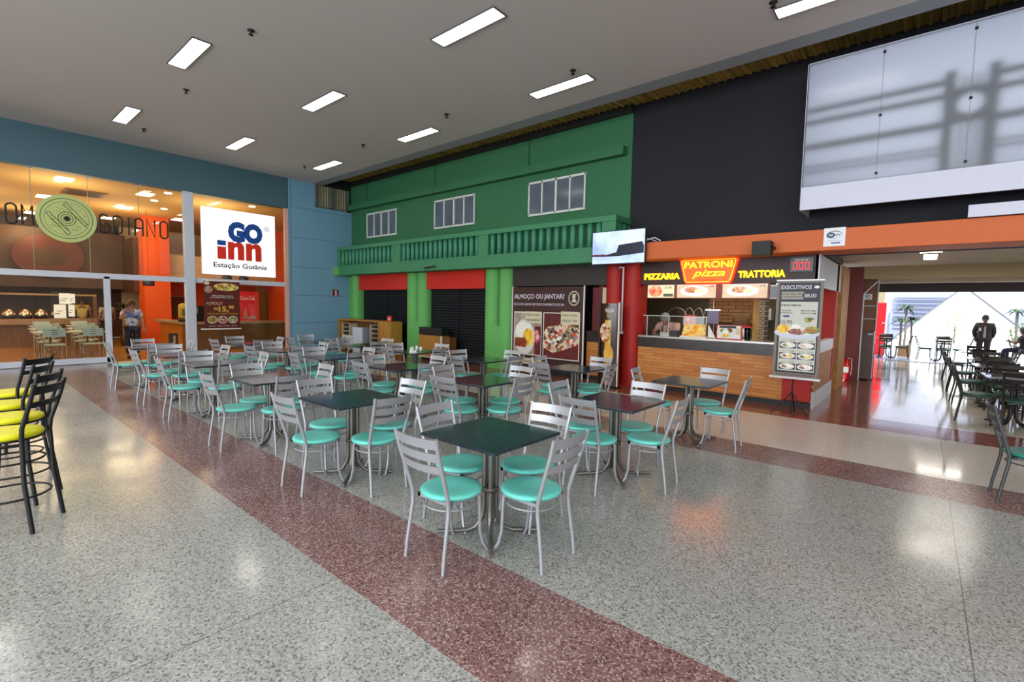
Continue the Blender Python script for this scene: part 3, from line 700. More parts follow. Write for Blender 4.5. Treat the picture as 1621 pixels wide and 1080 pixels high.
part(wt).box(-3.62, -3.12, 9.38, 9.62, 1.1, 1.13, M('cream base', '#e2d8be', .4)).prism([(0, 0), (.14, 0), (0, .25)], (-3.13, 9.56, 1.11), X_, Z_, .03, wh).build('stand', wt)
mc = thing('counter_sign', 'white and red menu card with plate photo on the counter', 'menu', (-2.73, 9.5, 1.1))
part(mc).box(-2.95, -2.5, 9.46, 9.49, 1.1, 1.37, redf).box(-2.9, -2.6, 9.45, 9.46, 1.31, 1.355, ink).rect((-2.93, 9.46, 1.12), X_, Z_, 0, .41, 0, .24, 0, .004, wh).build('card', mc)
b = part(mc); plate(b, (-2.95, 9.454, 1.1), X_, Z_, .17, .13, .16, .115, [(-.35, .3, .3, .3, f_salad), (.4, .35, .35, .35, f_steak), (0, -.45, .4, .35, f_fries), (0, .1, .35, .4, f_rice)]); b.rect((-2.95, 9.454, 1.1), X_, Z_, .34, .43, .1, .22, .002, .003, crm).build('plate_photo', mc)
b = MB().lathe([(.0, 0), (.045, 0), (.055, .3), (.05, .3), (.042, .01), (0, .01)], gg, 18, (-2.43, 9.55, 1.1)); b.box(-2.5, -2.37, 9.5, 9.6, 1.33, 1.36, redf)
tag(b.build('glass_jar'), 'tall glass jar with red lid band beside the menu card', 'jar')
tag(MB().box(-3.87, -3.72, 9.5, 9.6, 1.1, 1.21, M('card reader black', '#141416', .4)).box(-3.86, -3.73, 9.49, 9.5, 1.12, 1.2, ink).build('card_terminal'), 'small black box on the counter left of flip menu', 'box')
tag(MB().box(-4.12, -3.93, 9.6, 9.75, 1.1, 1.17, steelt).lathe([(.04, 0), (.045, .03), (0, .03)], cupm, 12, (-4.03, 9.67, 1.17)).build('cutlery_tray'), 'low metal tray on the counter beside the attendant', 'tray')
tag(MB().lathe([(0, 0), (.16, 0), (.19, .26), (0, .26)], noisy('wicker', ['#5a3a20', '#8a6a44'], 30, .7, stretch=(1, 1, 4)), 20, (-2.85, 10.68, 1.33)).lathe([(0, 0), (.24, 0), (.26, .02), (0, .03)], wh, 20, (-2.85, 10.68, 1.28)).box(-3.0, -2.7, 10.53, 10.83, 1.1, 1.29, steelt).build('wicker_basket'), 'brown wicker basket on a white tray inside the kiosk', 'basket')
tag(MB().box(-4.0, -3.8, 10.55, 10.77, 1.1, 1.53, M('orange plastic', '#d0400e', .4)).box(-3.93, -3.87, 10.54, 10.55, 1.4, 1.46, crm).build('orange_dispenser'), 'orange box dispenser inside the kiosk behind the arches', 'dispenser')
lt_ = thing('hanging_notice', 'mauve paper notice hanging from a rail inside the kiosk', 'notice', (-3.2, 10.0, 1.35))
part(lt_).box(-3.31, -3.09, 10.0, 10.01, 1.37, 1.63, M('mauve paper', '#8a7f9c', .7)).build('paper', lt_)
part(lt_).tube([(-3.2, 10.01, 1.64), (-3.2, 10.01, 2.62)], .006, steelt, 6).box(-3.36, -3.06, 9.99, 10.03, 1.63, 1.66, steelt).build('rail', lt_)
tag(MB().box(-2.72, -2.5, 11.62, 11.9, 1.45, 1.7, M('white box', '#b9beb4', .6)).box(-2.62, -2.6, 11.6, 11.62, 1.52, 1.62, ink).build('wall_box'), 'pale square box on the back wall of the kiosk', 'box')

# loudspeaker and wifi sign on the orange band, TV
sk = thing('loudspeaker', 'black box loudspeaker mounted under the orange band edge', 'speaker', (-2.05, 8.75, 2.55))
part(sk).box(-2.2, -1.92, 8.62, 8.82, 2.55, 2.78, M('speaker black', '#1a1a1c', .6)).build('cabinet', sk, bevel=.01)
part(sk).box(-2.0, -1.9, 8.8, 8.9, 2.65, 2.7, sprm).lathe([(0, -.02), (.02, -.02), (.02, .02), (0, .02)], sprm, 12, (-1.9, 8.7, 2.68)).build('bracket', sk)
wfs = thing('wifi_sign', 'white square wireless internet sign on the orange band', 'sign', (-1.1, 8.9, 2.8))
def wifi(root, x0, z0, s, y):
    part(root).box(x0, x0+s, y-.012, y, z0, z0+s, M('sign white', '#dfe3ea', .4)).build('board', root)
    nvy = M('navy print', '#1c3560', .5)
    b = part(root); o1 = (x0, y-.012, z0)
    b.oval(o1, X_, Z_, .5*s, .62*s, .36*s, .22*s, .001, .002, gre).oval(o1, X_, Z_, .5*s, .6*s, .34*s, .18*s, .002, .003, M('sign white')).oval(o1, X_, Z_, .33*s, .6*s, .2*s, .15*s, .003, .004, nvy)
    b.text('Wi', (x0+.33*s, y-.016, z0+.53*s), X_, Z_, .2*s, wh, .002, .02, width=.22*s).text('Fi', (x0+.66*s, y-.016, z0+.53*s), X_, Z_, .2*s, nvy, .002, .01, width=.18*s)
    b.text('INTERNET GRATIS', (x0+.5*s, y-.014, z0+.27*s), X_, Z_, .06*s, nvy, .002, .0, width=.6*s).rect(o1, X_, Z_, .36*s, .78*s, .14*s, .2*s, .001, .002, nvy).build('print', root)
wifi(wfs, -1.24, 2.66, .28, 8.9)
wf2 = thing('wifi_sign', 'small wireless internet sign on the wood panel behind the red column', 'sign', (-1.05, 14.85, 2))
wifi(wf2, -1.12, 1.97, .15, 14.85)

tv = thing('television', 'flat television showing a blue and white picture hung below the balcony', 'television', (-4.75, 8.8, 2.55))
part(tv).box(-5.32, -4.14, 8.79, 8.84, 2.53, 3.2, M('tv black', '#101114', .3)).build('casing', tv)
scr = noisy('screen sky', ['#7088cc', '#b4c6ee', '#c8dcf4'], 1.2, .3, emit=.75)
part(tv).box(-5.305, -4.155, 8.785, 8.79, 2.545, 3.185, scr).build('screen', tv)
b = part(tv); o1 = (-5.305, 8.785, 2.545); nav = M('screen navy', '#141c30', .3, emit=.05)
b.prism([(0, .17), (.3, .17), (.55, .22), (.6, .36), (1.1, .40), (1.14, .32), (1.14, .18), (.6, .14), (.3, .14), (0, .15)], (-5.305, 8.784, 2.545), X_, Z_, .001, nav)
b.rect(o1, X_, Z_, 0, .3, .155, .19, .001, .0025, M('screen maroon', '#6a3038', .3, emit=.1)).prism([(.57, .37), (1.14, .43), (1.14, .46), (.56, .42)], (-5.305, 8.783, 2.545), X_, Z_, .001, M('screen white', '#ffffff', .3, emit=1)).build('picture', tv)
part(tv).box(-4.85, -4.65, 8.84, 8.93, 2.78, 2.95, sprm).build('bracket', tv)
cabm = M('white cable', '#c9ccd0', .5)
tag(MB().tube([(-4.84, 9.28, 2.5), (-4.84, 9.28, 1.15)], .018, cabm, 8).box(-4.9, -4.8, 9.26, 9.3, 1.1, 1.16, cabm).tube([(-4.94, 9.28, 2.5), (-4.82, 9.28, 2.5)], .018, cabm, 6).build('conduit'), 'white conduit pipe running down the red column below the television', 'pipe')
tag(MB().tube([(-4.9, 9.6, 3.35), (-4.5, 9.3, 3.12), (-4.1, 8.95, 2.99), (-4.0, 8.98, 2.95)], .008, cabm, 6).tube([(-4.25, 8.86, 2.86), (-4.15, 8.86, 2.97), (-4.0, 8.88, 3.01), (-3.9, 8.93, 2.95)], .012, cabm, 6).build('hanging_cable'), 'thin white cable sagging from the balcony corner to the orange band', 'cable')

# ------------------------------------------------------------------ big food banner, left of the kiosk
struct(MB().box(-5.85, -5.3, 9.55, 9.6, 0, .87, brk).box(-5.85, -5.3, 9.5, 9.6, .87, 1.12, cdark).box(-5.85, -5.3, 9.52, 9.6, 0, .1, kblack).build('trim_8'), 'short brick counter end between banner and red column')
bn = thing('food_banner', 'large maroon lunch or dinner banner with fries and pizza photos', 'banner', (-6.9, 9.42, 0))
br = noisy('maroon banner print', ['#2e1512', '#42201b'], 4, .5)
part(bn).box(-7.97, -5.86, 9.4, 9.41, .16, 2.12, br).build('sheet', bn)
part(bn).box(-7.99, -7.965, 9.385, 9.42, .02, 2.14, wh).box(-5.865, -5.84, 9.385, 9.42, .0, 2.14, wh).box(-7.96, -5.86, 9.4, 9.44, 0, .16, kblack).build('side_pole', bn)
o1 = (-7.97, 9.4, .16)
b = part(bn)
b.rect(o1, X_, Z_, .06, .93, .28, 1.35, .001, .003, wh).rect(o1, X_, Z_, .075, .915, .3, 1.33, .003, .004, noisy('tablecloth print', ['#b8a898', '#8a7468'], 9, .5))
b.rect(o1, X_, Z_, .72, .915, .3, 1.0, .004, .005, f_wine).oval(o1, X_, Z_, .78, .75, .1, .16, .005, .006, food('red onion print', ['#8a1a2a', '#c84a5a', '#e8b8b8'], 14))
b.oval(o1, X_, Z_, .4, .72, .325, .44, .005, .007, plate_m).oval(o1, X_, Z_, .36, .9, .25, .2, .007, .009, f_rice).oval(o1, X_, Z_, .53, .72, .17, .22, .007, .0095, f_fries)
b.prism([(.1, .48), (.45, .46), (.5, .62), (.42, .7), (.1, .7)], (-7.97, 9.39, .16), X_, Z_, .002, f_steak)
b.rect(o1, X_, Z_, .42, .92, 1.08, 1.36, .010, .012, crm).text('REFEIÇÃO CASEIRA', (-7.30, 9.387, 1.42), X_, Z_, .07, ink, .002, 0, width=.42).text('PARA SUA MANHÃ', (-7.30, 9.387, 1.29), X_, Z_, .07, ink, .002, .01, width=.42)
b.build('fries_photo', bn)
b = part(bn)
b.rect(o1, X_, Z_, .98, 2.02, .24, 1.35, .001, .003, wh).rect(o1, X_, Z_, 1.0, 2.0, .26, 1.33, .003, .004, f_wine)
pz = food('large pizza print', ['#9c1c12', '#e8dcc4', '#c8b894', '#6a2016', '#b84a24', '#efe8d8', '#3c1c18', '#8a8a4a'], 13)
b.prism([(1.0, .5), (1.3, .38), (2.0, .62), (2.0, 1.0), (1.7, 1.1), (1.1, 1.0), (1.0, .85)], (-7.97, 9.395, .16), X_, Z_, .002, pz)
for q in range(9):
    ax, az = 1.1+.1*q+.03*(q % 2), .62+.38*((q*37) % 10)/10
    b.oval(o1, X_, Z_, ax, az, .05, .04, .0075, .009, food('olive print', ['#2a1614', '#4a2824'], 20) if q % 2 else food('tomato print', ['#c0281a', '#e05a3a'], 20), 12)
b.rect(o1, X_, Z_, 1.5, 2.01, 1.08, 1.38, .010, .012, crm).text('FORNO A LENHA', (-6.22, 9.387, 1.43), X_, Z_, .07, ink, .002, .0, width=.42).text('DESDE 1984', (-6.22, 9.387, 1.3), X_, Z_, .08, ink, .002, .0, width=.42)
b.build('pizza_photo', bn)
ttl = M('mauve white print', '#cfc6d2', .5)
b = part(bn).text('ALMOÇO OU JANTAR?', (-7.16, 9.4, 1.84), X_, Z_, .155, ttl, .004, .022, width=1.53).text('FEITO COM CARINHO EM TODOS OS MOMENTOS DO DIA', (-7.16, 9.4, 1.67), X_, Z_, .085, ttl, .003, .004, width=1.53)
b.rect(o1, X_, Z_, .08, .95, .05, .2, .001, .003, crm).text('WWW.PATRONIPIZZA.COM.BR', (-7.44, 9.396, .25), X_, Z_, .07, ink, .002, .0, width=.7)
b.build('lettering', bn)
b = part(bn).oval(o1, X_, Z_, 1.84, 1.69, .15, .17, .001, .003, crm).oval(o1, X_, Z_, 1.84, 1.69, .125, .145, .003, .004, ink).oval(o1, X_, Z_, 1.84, 1.72, .045, .05, .004, .005, crm).prism([(1.78, 1.6), (1.92, 1.6), (1.89, 1.67), (1.8, 1.67)], (-7.97, 9.395, .16), X_, Z_, .001, crm).prism([(1.79, 1.76), (1.9, 1.76), (1.9, 1.79), (1.79, 1.79)], (-7.97, 9.395, .16), X_, Z_, .0015, crm)
b.build('round_emblem', bn)
tag(MB().box(-5.75, -5.5, 9.6, 9.62, 1.12, 2.1, M('red poster', '#5d120e', .5)).box(-5.5, -5.36, 9.6, 9.62, 1.5, 2.1, crm).build('wall_poster'), 'dark red and cream posters in the gap behind the tall pizza stand', 'poster')
# tall arched pizza stand
ps = thing('display_stand', 'tall narrow curved pizza display stand beside the red column', 'display stand', (-4.9, 8.85, 0))
gold = noisy('pizza stand print', ['#8a6a2a', '#c9a23a', '#e0c060'], 3, .2)
def curved(b, x0, x1, y0, bow, z0, z1, mt, n=10, th=.012):
    vs = []
    for i in range(n+1):
        u = i/n; x = x0+(x1-x0)*u; y = y0-bow*math.sin(PI*u)
        vs += [(x, y, z0), (x, y, z1), (x, y+th, z0), (x, y+th, z1)]
    fs = []
    for i in range(n):
        a = 4*i; fs += [(a, a+4, a+5, a+1), (a+2, a+3, a+7, a+6), (a+1, a+5, a+7, a+3), (a, a+2, a+6, a+4)]
    return b.add(vs, fs, mt)
b = part(ps); curved(b, -5.1, -4.7, 8.88, .08, .02, 1.74, M('brown stand print', '#3a241a', .15))
b.build('panel', ps)
b = part(ps)
curved(b, -5.07, -4.73, 8.875, .076, 1.44, 1.68, noisy('tan stand print', ['#5a3c26', '#a08058'], 4, .3)); curved(b, -5.07, -4.73, 8.874, .077, .5, 1.40, gold); curved(b, -5.07, -4.73, 8.872, .076, .06, .45, noisy('lower pizza print', ['#7a2414', '#d0a080', '#b06a40'], 8, .3, kind='voronoi'))
b.build('print', ps)
for k, (px_, pz_, rx, rz_) in enumerate(((-4.95, 1.14, .12, .2), (-4.86, .7, .11, .19))):
    part(ps).oval((px_, 8.795, pz_), X_, Z_, 0, 0, rx, rz_, 0, .004, f_pizza if k == 0 else noisy('cheese pizza print', ['#c98a2a', '#e8b850'], 9, .4)).build('pizza_picture', ps)
part(ps).text('PIZZAS', (-4.86, 8.795, 1.56), X_, Z_, .1, wh, .003, .01, width=.2).text('AS', (-5.0, 8.80, .72), X_, Z_, .06, ink, .003, .01, width=.05).build('lettering', ps)
part(ps).box(-5.14, -5.1, 8.86, 8.9, 0, 1.76, kblack).box(-4.7, -4.68, 8.86, 8.9, 0, 1.76, wh).box(-5.12, -4.68, 8.78, 9.0, 0, .03, kblack).build('frame', ps)

# menu banner with six plates
ex = thing('menu_banner', 'tall banner with a large plate and six small plates by the kiosk corner', 'banner', (-1.5, 8.75, 0), 0)
wood = noisy('grey wood print', ['#6a5c52', '#85766a'], 6, .5, stretch=(8, 1, .6)); navy = M('navy chalkboard print', '#1c2230', .5)
o1 = (-1.81, 8.72, .6); u1 = X_; v1 = (Z_*1.0+Y_*.0)
b = part(ex).box(-1.81, -1.17, 8.72, 8.725, .6, 2.14, wood).rect(o1, X_, Z_, .04, .60, .07, 1.5, .001, .002, navy); b.build('sheet', ex)
b = part(ex).box(-1.85, -1.14, 8.70, 8.74, .575, .605, M('banner bar', '#c4c4c8', .4, .4)); b.build('bottom_bar', ex); part(ex).box(-1.82, -1.16, 8.71, 8.735, 2.13, 2.15, M('banner bar')).build('top_bar', ex)
b = part(ex).tube([(-1.52, 8.78, 0), (-1.5, 8.75, 2.13)], .012, kblack, 6)
for dx, dy in ((-.25, -.2), (.25, -.12), (0, .3)): b.tube([(-1.52, 8.78, .35), (-1.52+dx, 8.78+dy, .01)], .01, kblack, 6)
b.build('tripod', ex)
b = part(ex).rect(o1, X_, Z_, .07, .58, .1, 1.2, .002, .003, M('pale paper print', '#c3c4b8', .5)).rect(o1, X_, Z_, .07, .38, 1.24, 1.36, .002, .003, M('taupe print', '#a39c8c', .5)).oval(o1, X_, Z_, .47, 1.3, .11, .075, .002, .0035, ink)
b.build('paper_blocks', ex)
b = part(ex).text('EXECUTIVOS', (-1.54, 8.717, 2.0), X_, Z_, .085, ttl, .003, .02, width=.42).oval(o1, X_, Z_, .55, 1.43, .035, .022, .002, .004, wh).text('ARROZ FEIJÃO E BIFE', (-1.59, 8.716, 1.91), X_, Z_, .045, ink, .002, 0, width=.28).text('E ACOMPANHAMENTOS', (-1.59, 8.716, 1.86), X_, Z_, .045, ink, .002, 0, width=.28)
b.text('88,00', (-1.34, 8.715, 1.87), X_, Z_, .08, ttl, .002, .01, width=.16).text('DOM RECOMENDA', (-1.6, 8.716, 1.73), X_, Z_, .045, M('brown ink', '#4a2a20', .5), .002, .012, width=.3)
b.text('GRANDE', (-1.66, 8.716, 1.65), X_, Z_, .03, ink, .002, .01, width=.14).text('REFEIÇÃO', (-1.66, 8.716, 1.615), X_, Z_, .03, ink, .002, .01, width=.18).rect(o1, X_, Z_, .11, .2, .955, .985, .003, .004, M('blue print', '#2a3a80', .5)).text('10,90', (-1.65, 8.716, 1.45), X_, Z_, .085, ink, .002, 0, width=.17)
b.text('MONTE SEU', (-1.35, 8.716, 1.65), X_, Z_, .035, ink, .002, .01, width=.2).text('PRATO COM', (-1.35, 8.716, 1.61), X_, Z_, .035, ink, .002, .01, width=.2).text('+1,00', (-1.33, 8.716, 1.52), X_, Z_, .06, ink, .002, .01, width=.13)
b.build('lettering', ex)
b = part(ex).oval(o1, X_, Z_, .31, .71, .315, .09, .003, .006, M('plate white print', '#c6c8dc', .4)).oval(o1, X_, Z_, .31, .74, .29, .06, .006, .008, plate_m)
b.oval(o1, X_, Z_, .12, .77, .09, .07, .008, .0095, f_fries, 14).oval(o1, X_, Z_, .32, .73, .13, .05, .009, .010, f_meat, 14).oval(o1, X_, Z_, .52, .76, .1, .06, .008, .0095, f_salad, 14).oval(o1, X_, Z_, .3, .8, .06, .05, .007, .009, f_rice, 14).oval(o1, X_, Z_, .46, .92, .06, .04, .003, .004, f_salad, 12)
b.build('large_plate', ex)
for r_ in range(3):
    for c_ in range(2):
        a0, z0 = .085+.25*c_, .12+.17*r_
        b = part(ex).rect(o1, X_, Z_, a0, a0+.235, z0, z0+.10, .003, .004, M('charcoal print', '#34343a', .5))
        plate(b, o1, X_, Z_, a0+.118, z0+.052, .108, .046, [(-.3, 0, .4, .5, f_meat if (r_+c_) % 2 else f_salad), (.3, .1, .4, .5, f_fries if r_ == 1 else f_rice), (0, .4, .3, .4, f_rice)], .004)
        b.text('14,90', (-1.81+a0+.18, 8.716, .6+z0+.115), X_, Z_, .035, ink, .002, .0, width=.07).text('PRATO', (-1.81+a0+.06, 8.716, .6+z0+.115), X_, Z_, .025, gre, .002, .0, width=.08)
        b.build('small_plate', ex)
part(ex).text('VEJA OUTRAS OPÇÕES NO CARDÁPIO', (-1.49, 8.715, .63), X_, Z_, .03, ink, .002, 0, width=.5).build('footer', ex)

# ------------------------------------------------------------------ big translucent panel
fr_ = frosted('frosted acrylic'); lb_ = thing('advertising_panel', 'large frosted white panel with bar silhouettes high on the black wall', 'panel', (1.7, 9.2, 3.25))
whp = M('white panel paint', '#c9cbdc', .4)
part(lb_).box(-1.58, 5.0, 8.88, 8.9, 3.6, 5.48, fr_).build('frosted_sheet', lb_)
part(lb_).box(-1.58, 5.0, 8.87, 8.92, 3.25, 3.6, whp).box(-1.59, -1.57, 8.88, 9.6, 3.25, 5.48, whp).box(-1.58, 5.0, 8.9, 9.6, 5.46, 5.5, whp).box(-1.58, 5.0, 8.92, 9.6, 3.5, 3.56, whp).build('casing', lb_)
b = part(lb_); bm_ = M('grey lattice', '#4a4d55', .6)
for x0, x1 in ((.04, .15), (.47, .58)):
    b.box(x0, x1, 8.925, 8.95, 3.55, 4.9, bm_)
for x0, x1 in ((-1.56, .1), (.52, 5.0)):
    for z0, z1 in ((4.72, 4.80), (4.54, 4.62), (4.16, 4.26), (3.90, 3.93), (3.82, 3.85)):
        b.box(x0, x1, 8.925, 8.95, z0, z1, bm_)
for x in (.22, .3, .38, .44): b.box(x, x+.02, 8.925, 8.95, 3.55, 4.2, bm_)
b.box(.1, .52, 8.925, 8.95, 4.2, 4.3, bm_).box(.1, .52, 8.925, 8.95, 4.58, 4.66, bm_)
for x in (.22, .3, .38): b.box(x, x+.02, 8.925, 8.95, 4.6, 4.8, bm_)
b.lathe([(.13, 0), (.2, 0), (.2, .02), (.13, .02), (.13, 0)], bm_, 24)
for i in range(-24*5, 0):
    pass
k0 = len(b.v)-24*5
for i in range(k0, len(b.v)):
    wv = Vector(b.v[i])+Vector(lb_.location); b.v[i] = tuple(Vector((.31+wv.x, 8.925+wv.z, 4.44+wv.y))-Vector(lb_.location))
b.build('lattice', lb_)
b = part(lb_)
for x in (-.64, .31, 1.3, 2.3, 3.3):
    for z in (3.68, 4.5, 5.38): b.lathe([(0, 0), (.02, 0), (.02, .02), (0, .02)], sprm, 8, (x, 8.88, z)) if False else b.cbox((x, 8.872, z), (.035, .016, .035), sprm)
b.build('fixing', lb_)
part(lb_).box(-.645, -.638, 8.876, 8.88, 3.6, 5.46, gre).box(.305, .312, 8.876, 8.88, 3.6, 5.46, gre).build('seam', lb_)
area('panel_backlight', (1.7, 9.55, 4.5), (6.4, 1.8), 120, (.9, .93, 1.0), (-PI/2, 0, 0))
tag(MB().box(.38, 5.0, 8.86, 8.9, 2.94, 3.1, whp).build('white_board'), 'low white board along the top of the orange band at right', 'board')

# ================================================================== WOODEN STANDS BY THE SHUTTERS
honey = noisy('honey wood', ['#8a5a1c', '#a87630', '#b98a3e'], 2.5, .4, stretch=(14, 14, .8)); honeyd = noisy('dark honey wood', ['#5d3a12', '#7a5220'], 2.5, .5, stretch=(10, 10, 1))
wc = thing('wooden_stand', 'honey coloured wooden service stand with rack drawers in front of the left shutter', 'wooden stand', (-13.9, 9.2, 0))
part(wc).box(-15.45, -13.0, 8.85, 9.28, 1.05, 1.1, honey).box(-15.45, -15.38, 8.85, 9.28, 0, 1.05, honey).box(-13.07, -13.0, 8.85, 9.28, 0, 1.05, honey).box(-15.4, -13.0, 9.22, 9.28, 0, 1.05, honeyd).build('carcass', wc)
part(wc).box(-13.0, -12.4, 8.87, 9.28, 0, 1.09, honey).build('side_cabinet', wc)
rk = M('pale rack', '#b9a88c', .5); rd = M('dark tray', '#2a1a14', .5)
for x0 in (-15.3, -13.6):
    r_ = part(wc).box(x0, x0+.04, 8.9, 9.2, .05, .95, rk).box(x0+.46, x0+.5, 8.9, 9.2, .05, .95, rk)
    r = r_.build('tray_rack', wc)
    for k in range(6):
        part(wc).box(x0+.04, x0+.46, 8.9, 9.2, .1+k*.145, .12+k*.145, rk).box(x0+.04, x0+.46, 8.95, 9.2, .12+k*.145, .19+k*.145, rd).build('tray', r)
fz = thing('drawer_unit', 'white metal drawer unit standing inside the wooden stand', 'drawer unit', (-14.15, 9.1, 0))
part(fz).box(-14.55, -14.0, 8.85, 9.2, 0, .84, M('fridge white', '#c9ccd4', .4)).box(-14.0, -13.96, 8.87, 9.2, 0, .84, M('fridge side', '#8f93a3', .5)).build('body', fz, bevel=.01)
for k in range(6): part(fz).box(-14.52, -14.03, 8.835, 8.85, .06+k*.125, .17+k*.125, M('fridge white')).build('drawer', fz)
tag(MB().box(-12.8, -12.58, 9.0, 9.03, 1.1, 1.26, redf).text('26', (-12.69, 8.998, 1.13), X_, Z_, .12, wh, .003, .01, width=.15).build('number_card'), 'small red card standing on the wooden stand', 'sign')
w2 = thing('wooden_stand', 'lower wooden stand with black upper panel before the middle shutter', 'wooden stand', (-10.8, 9.3, 0))
part(w2).box(-11.35, -10.35, 9.1, 9.4, .1, .75, honey).box(-10.35, -10.05, 9.15, 9.4, .08, .72, honeyd).build('cabinet', w2)
part(w2).box(-11.35, -10.33, 9.09, 9.13, .1, .13, wh).box(-10.37, -10.34, 9.085, 9.13, .1, .75, wh).build('edge', w2)
part(w2).box(-11.35, -10.35, 9.1, 9.4, .76, .98, M('black top panel', '#1c1e1e', .35)).build('top_panel', w2)
part(w2).box(-11.3, -10.1, 9.16, 9.38, 0, .1, kblack).build('plinth', w2)

def extinguisher(x, y, lb, h=.5, z=0.0):
    e = thing('fire_extinguisher', lb, 'fire extinguisher', (x, y, z)); rr = M('extinguisher red', '#c0121a', .3)
    MB().lathe([(0, 0), (.075, 0), (.08, .02), (.08, h*.78), (.06, h*.88), (.025, h*.93), (.02, h), (0, h)], rr, 20).build('cylinder', e)
    MB().tube([(0, 0, h), (-.05, 0, h+.05), (-.1, 0, h+.1)], .012, sprm, 6).tube([(0, 0, h), (-.03, 0, h+.02), (-.1, 0, h+.04)], .01, sprm, 6).build('handle', e)
    MB().tube([(.02, -.02, h), (.1, -.04, h-.02), (.11, -.05, h*.6), (.1, -.05, h*.25)], .01, M('hose', '#caa8a0', .5), 6).build('hose', e)
    MB().box(-.05, .05, -.0835, -.078, h*.35, h*.6, wh).build('label_plate', e)
    return e
extinguisher(-15.62, 9.1, 'red fire extinguisher on the floor against the blue wall', .62)
extinguisher(-1.33, 14.2, 'red fire extinguisher at the foot of the dark red passage column', .55)
es = thing('extinguisher_sign', 'small dark red fire extinguisher sign on the blue wall', 'sign', (-15.8, 8.95, 2))
part(es).box(-15.8, -15.785, 8.85, 9.06, 1.87, 2.1, M('sign maroon', '#6a1218', .4)).build('plate', es)
part(es).rect((-15.785, 8.85, 1.87), Y_, Z_, .08, .14, .06, .17, 0, .003, wh).rect((-15.785, 8.85, 1.87), Y_, Z_, .05, .16, .015, .04, 0, .003, wh).prism([(.07, .17), (.15, .19), (.14, .21), (.08, .2)], (-15.785, 8.85, 1.87), Y_, Z_, .003, wh).build('symbol', es)

tag(MB().cbox((-10.75, 8.9, 2.68), (.22, .06, .04), sprm).cbox((-10.5, 8.9, 2.7), (.2, .05, .03), sprm).cbox((-10.62, 8.91, 2.69), (.3, .02, .02), sprm).build('slab_fitting'), 'small black fitting on the green balcony edge over the middle shutter', 'fitting')
# ================================================================== SIGNS ON THE RESTAURANT GLASS
lbk = M('brown black lettering', '#120a06', .6)
def stroke(b, pts, o, w=.042):
    b.tube([(o[0], o[1]+p[0], o[2]+p[1]) for p in pts], w*.5, lbk, 6)
def arc(cx, cz, r, a0, a1, n=10): return [(cx+r*math.cos(math.radians(a0+(a1-a0)*i/n)), cz+r*math.sin(math.radians(a0+(a1-a0)*i/n))) for i in range(n+1)]
W_, H_ = .17, .45; rr_ = W_/2
def letter(ch):
    if ch == 'O': return [arc(rr_, H_-rr_, rr_, 0, 180)+arc(rr_, rr_, rr_, 180, 360)+[(W_, H_-rr_)]]
    if ch == 'D': return [[(0, 0), (0, H_)]+arc(rr_, H_-rr_, rr_, 90, 0)+arc(rr_, rr_, rr_, 0, -90)+[(0, 0)]]
    if ch == 'M': return [[(0, 0), (0, H_), (rr_, H_*.42), (W_, H_), (W_, 0)]]
    if ch == 'G': return [arc(rr_, H_-rr_, rr_, 20, 180)+arc(rr_, rr_, rr_, 180, 360)+[(W_, H_*.5), (rr_, H_*.5)]]
    if ch == 'I': return [[(0, 0), (0, H_)]]
    if ch == 'A': return [[(0, 0), (0, H_-rr_)]+arc(rr_, H_-rr_, rr_, 180, 0)+[(W_, 0)], [(0, H_*.45), (W_, H_*.45)]]
    if ch == 'N': return [[(0, 0), (0, H_), (W_, 0), (W_, H_)]]
def word(s, ys, lb):
    t = thing('glass_lettering', lb, 'lettering', (-15.79, ys[0], 3.27))
    for ch, y in zip(s, ys):
        b = part(t)
        for st_ in letter(ch): stroke(b, st_, (-15.788, y, 3.29))
        b.build('letter', t)
word('DOM', (.7, .98, 1.24), 'tall thin dark letters reading DOM on the glass left of the disc')
word('GOIANO', (2.6, 2.87, 3.18, 3.31, 3.57, 3.86), 'tall thin dark letters reading GOIANO on the glass right of the disc')
dk = thing('round_emblem', 'large round lime green disc with an etched hub drawing on the glass', 'emblem', (-15.79, 2.0, 3.5))
lime = M('lime disc', '#b4bf78', .5); o1 = (-15.79, 2.0, 3.53)
b = part(dk)
b.oval(o1, Y_, Z_, 0, 0, .55, .56, 0, .012, lime, 40); b.build('disc', dk)
b = part(dk)
def ring(b, r, w_, mt, o=o1):
    b.tube([(o[0]+.013, o[1]+r*math.cos(a), o[2]+r*math.sin(a)) for a in [2*PI*i/40 for i in range(40)]], w_, mt, 5, closed=True)
ring(b, .47, .006, lbk); ring(b, .40, .003, lbk); b.build('outline', dk)
b = part(dk)
for r_ in (.06, .11, .16): ring(b, r_, .006, lbk)
b.oval((-15.777, 2.0, 3.53), Y_, Z_, 0, 0, .05, .05, 0, .003, lbk, 16)
for s in (-1, 1):
    d = Vector((0, .62, -.78)); n2 = Vector((0, .78, .62)); c0 = Vector((-15.776, 2.0, 3.53))+n2*.2*s
    b.tube([c0-d*.3+n2*.035, c0+d*.3+n2*.035], .006, lbk, 5).tube([c0-d*.3-n2*.035, c0+d*.3-n2*.035], .006, lbk, 5).tube([c0-d*.3-n2*.035, c0-d*.3+n2*.035], .006, lbk, 5).tube([c0+d*.3-n2*.035, c0+d*.3+n2*.035], .006, lbk, 5)
rg = random.Random(3)
for i in range(46):
    a = rg.uniform(0, 2*PI); r_ = rg.uniform(.18, .36); y, z = r_*math.cos(a), r_*math.sin(a); l_ = rg.uniform(.03, .09)
    b.tube([(-15.776, 2+y, 3.53+z), (-15.776, 2+y+l_, 3.53+z-l_*.3)], .003, lbk, 4)
b.build('etching', dk)
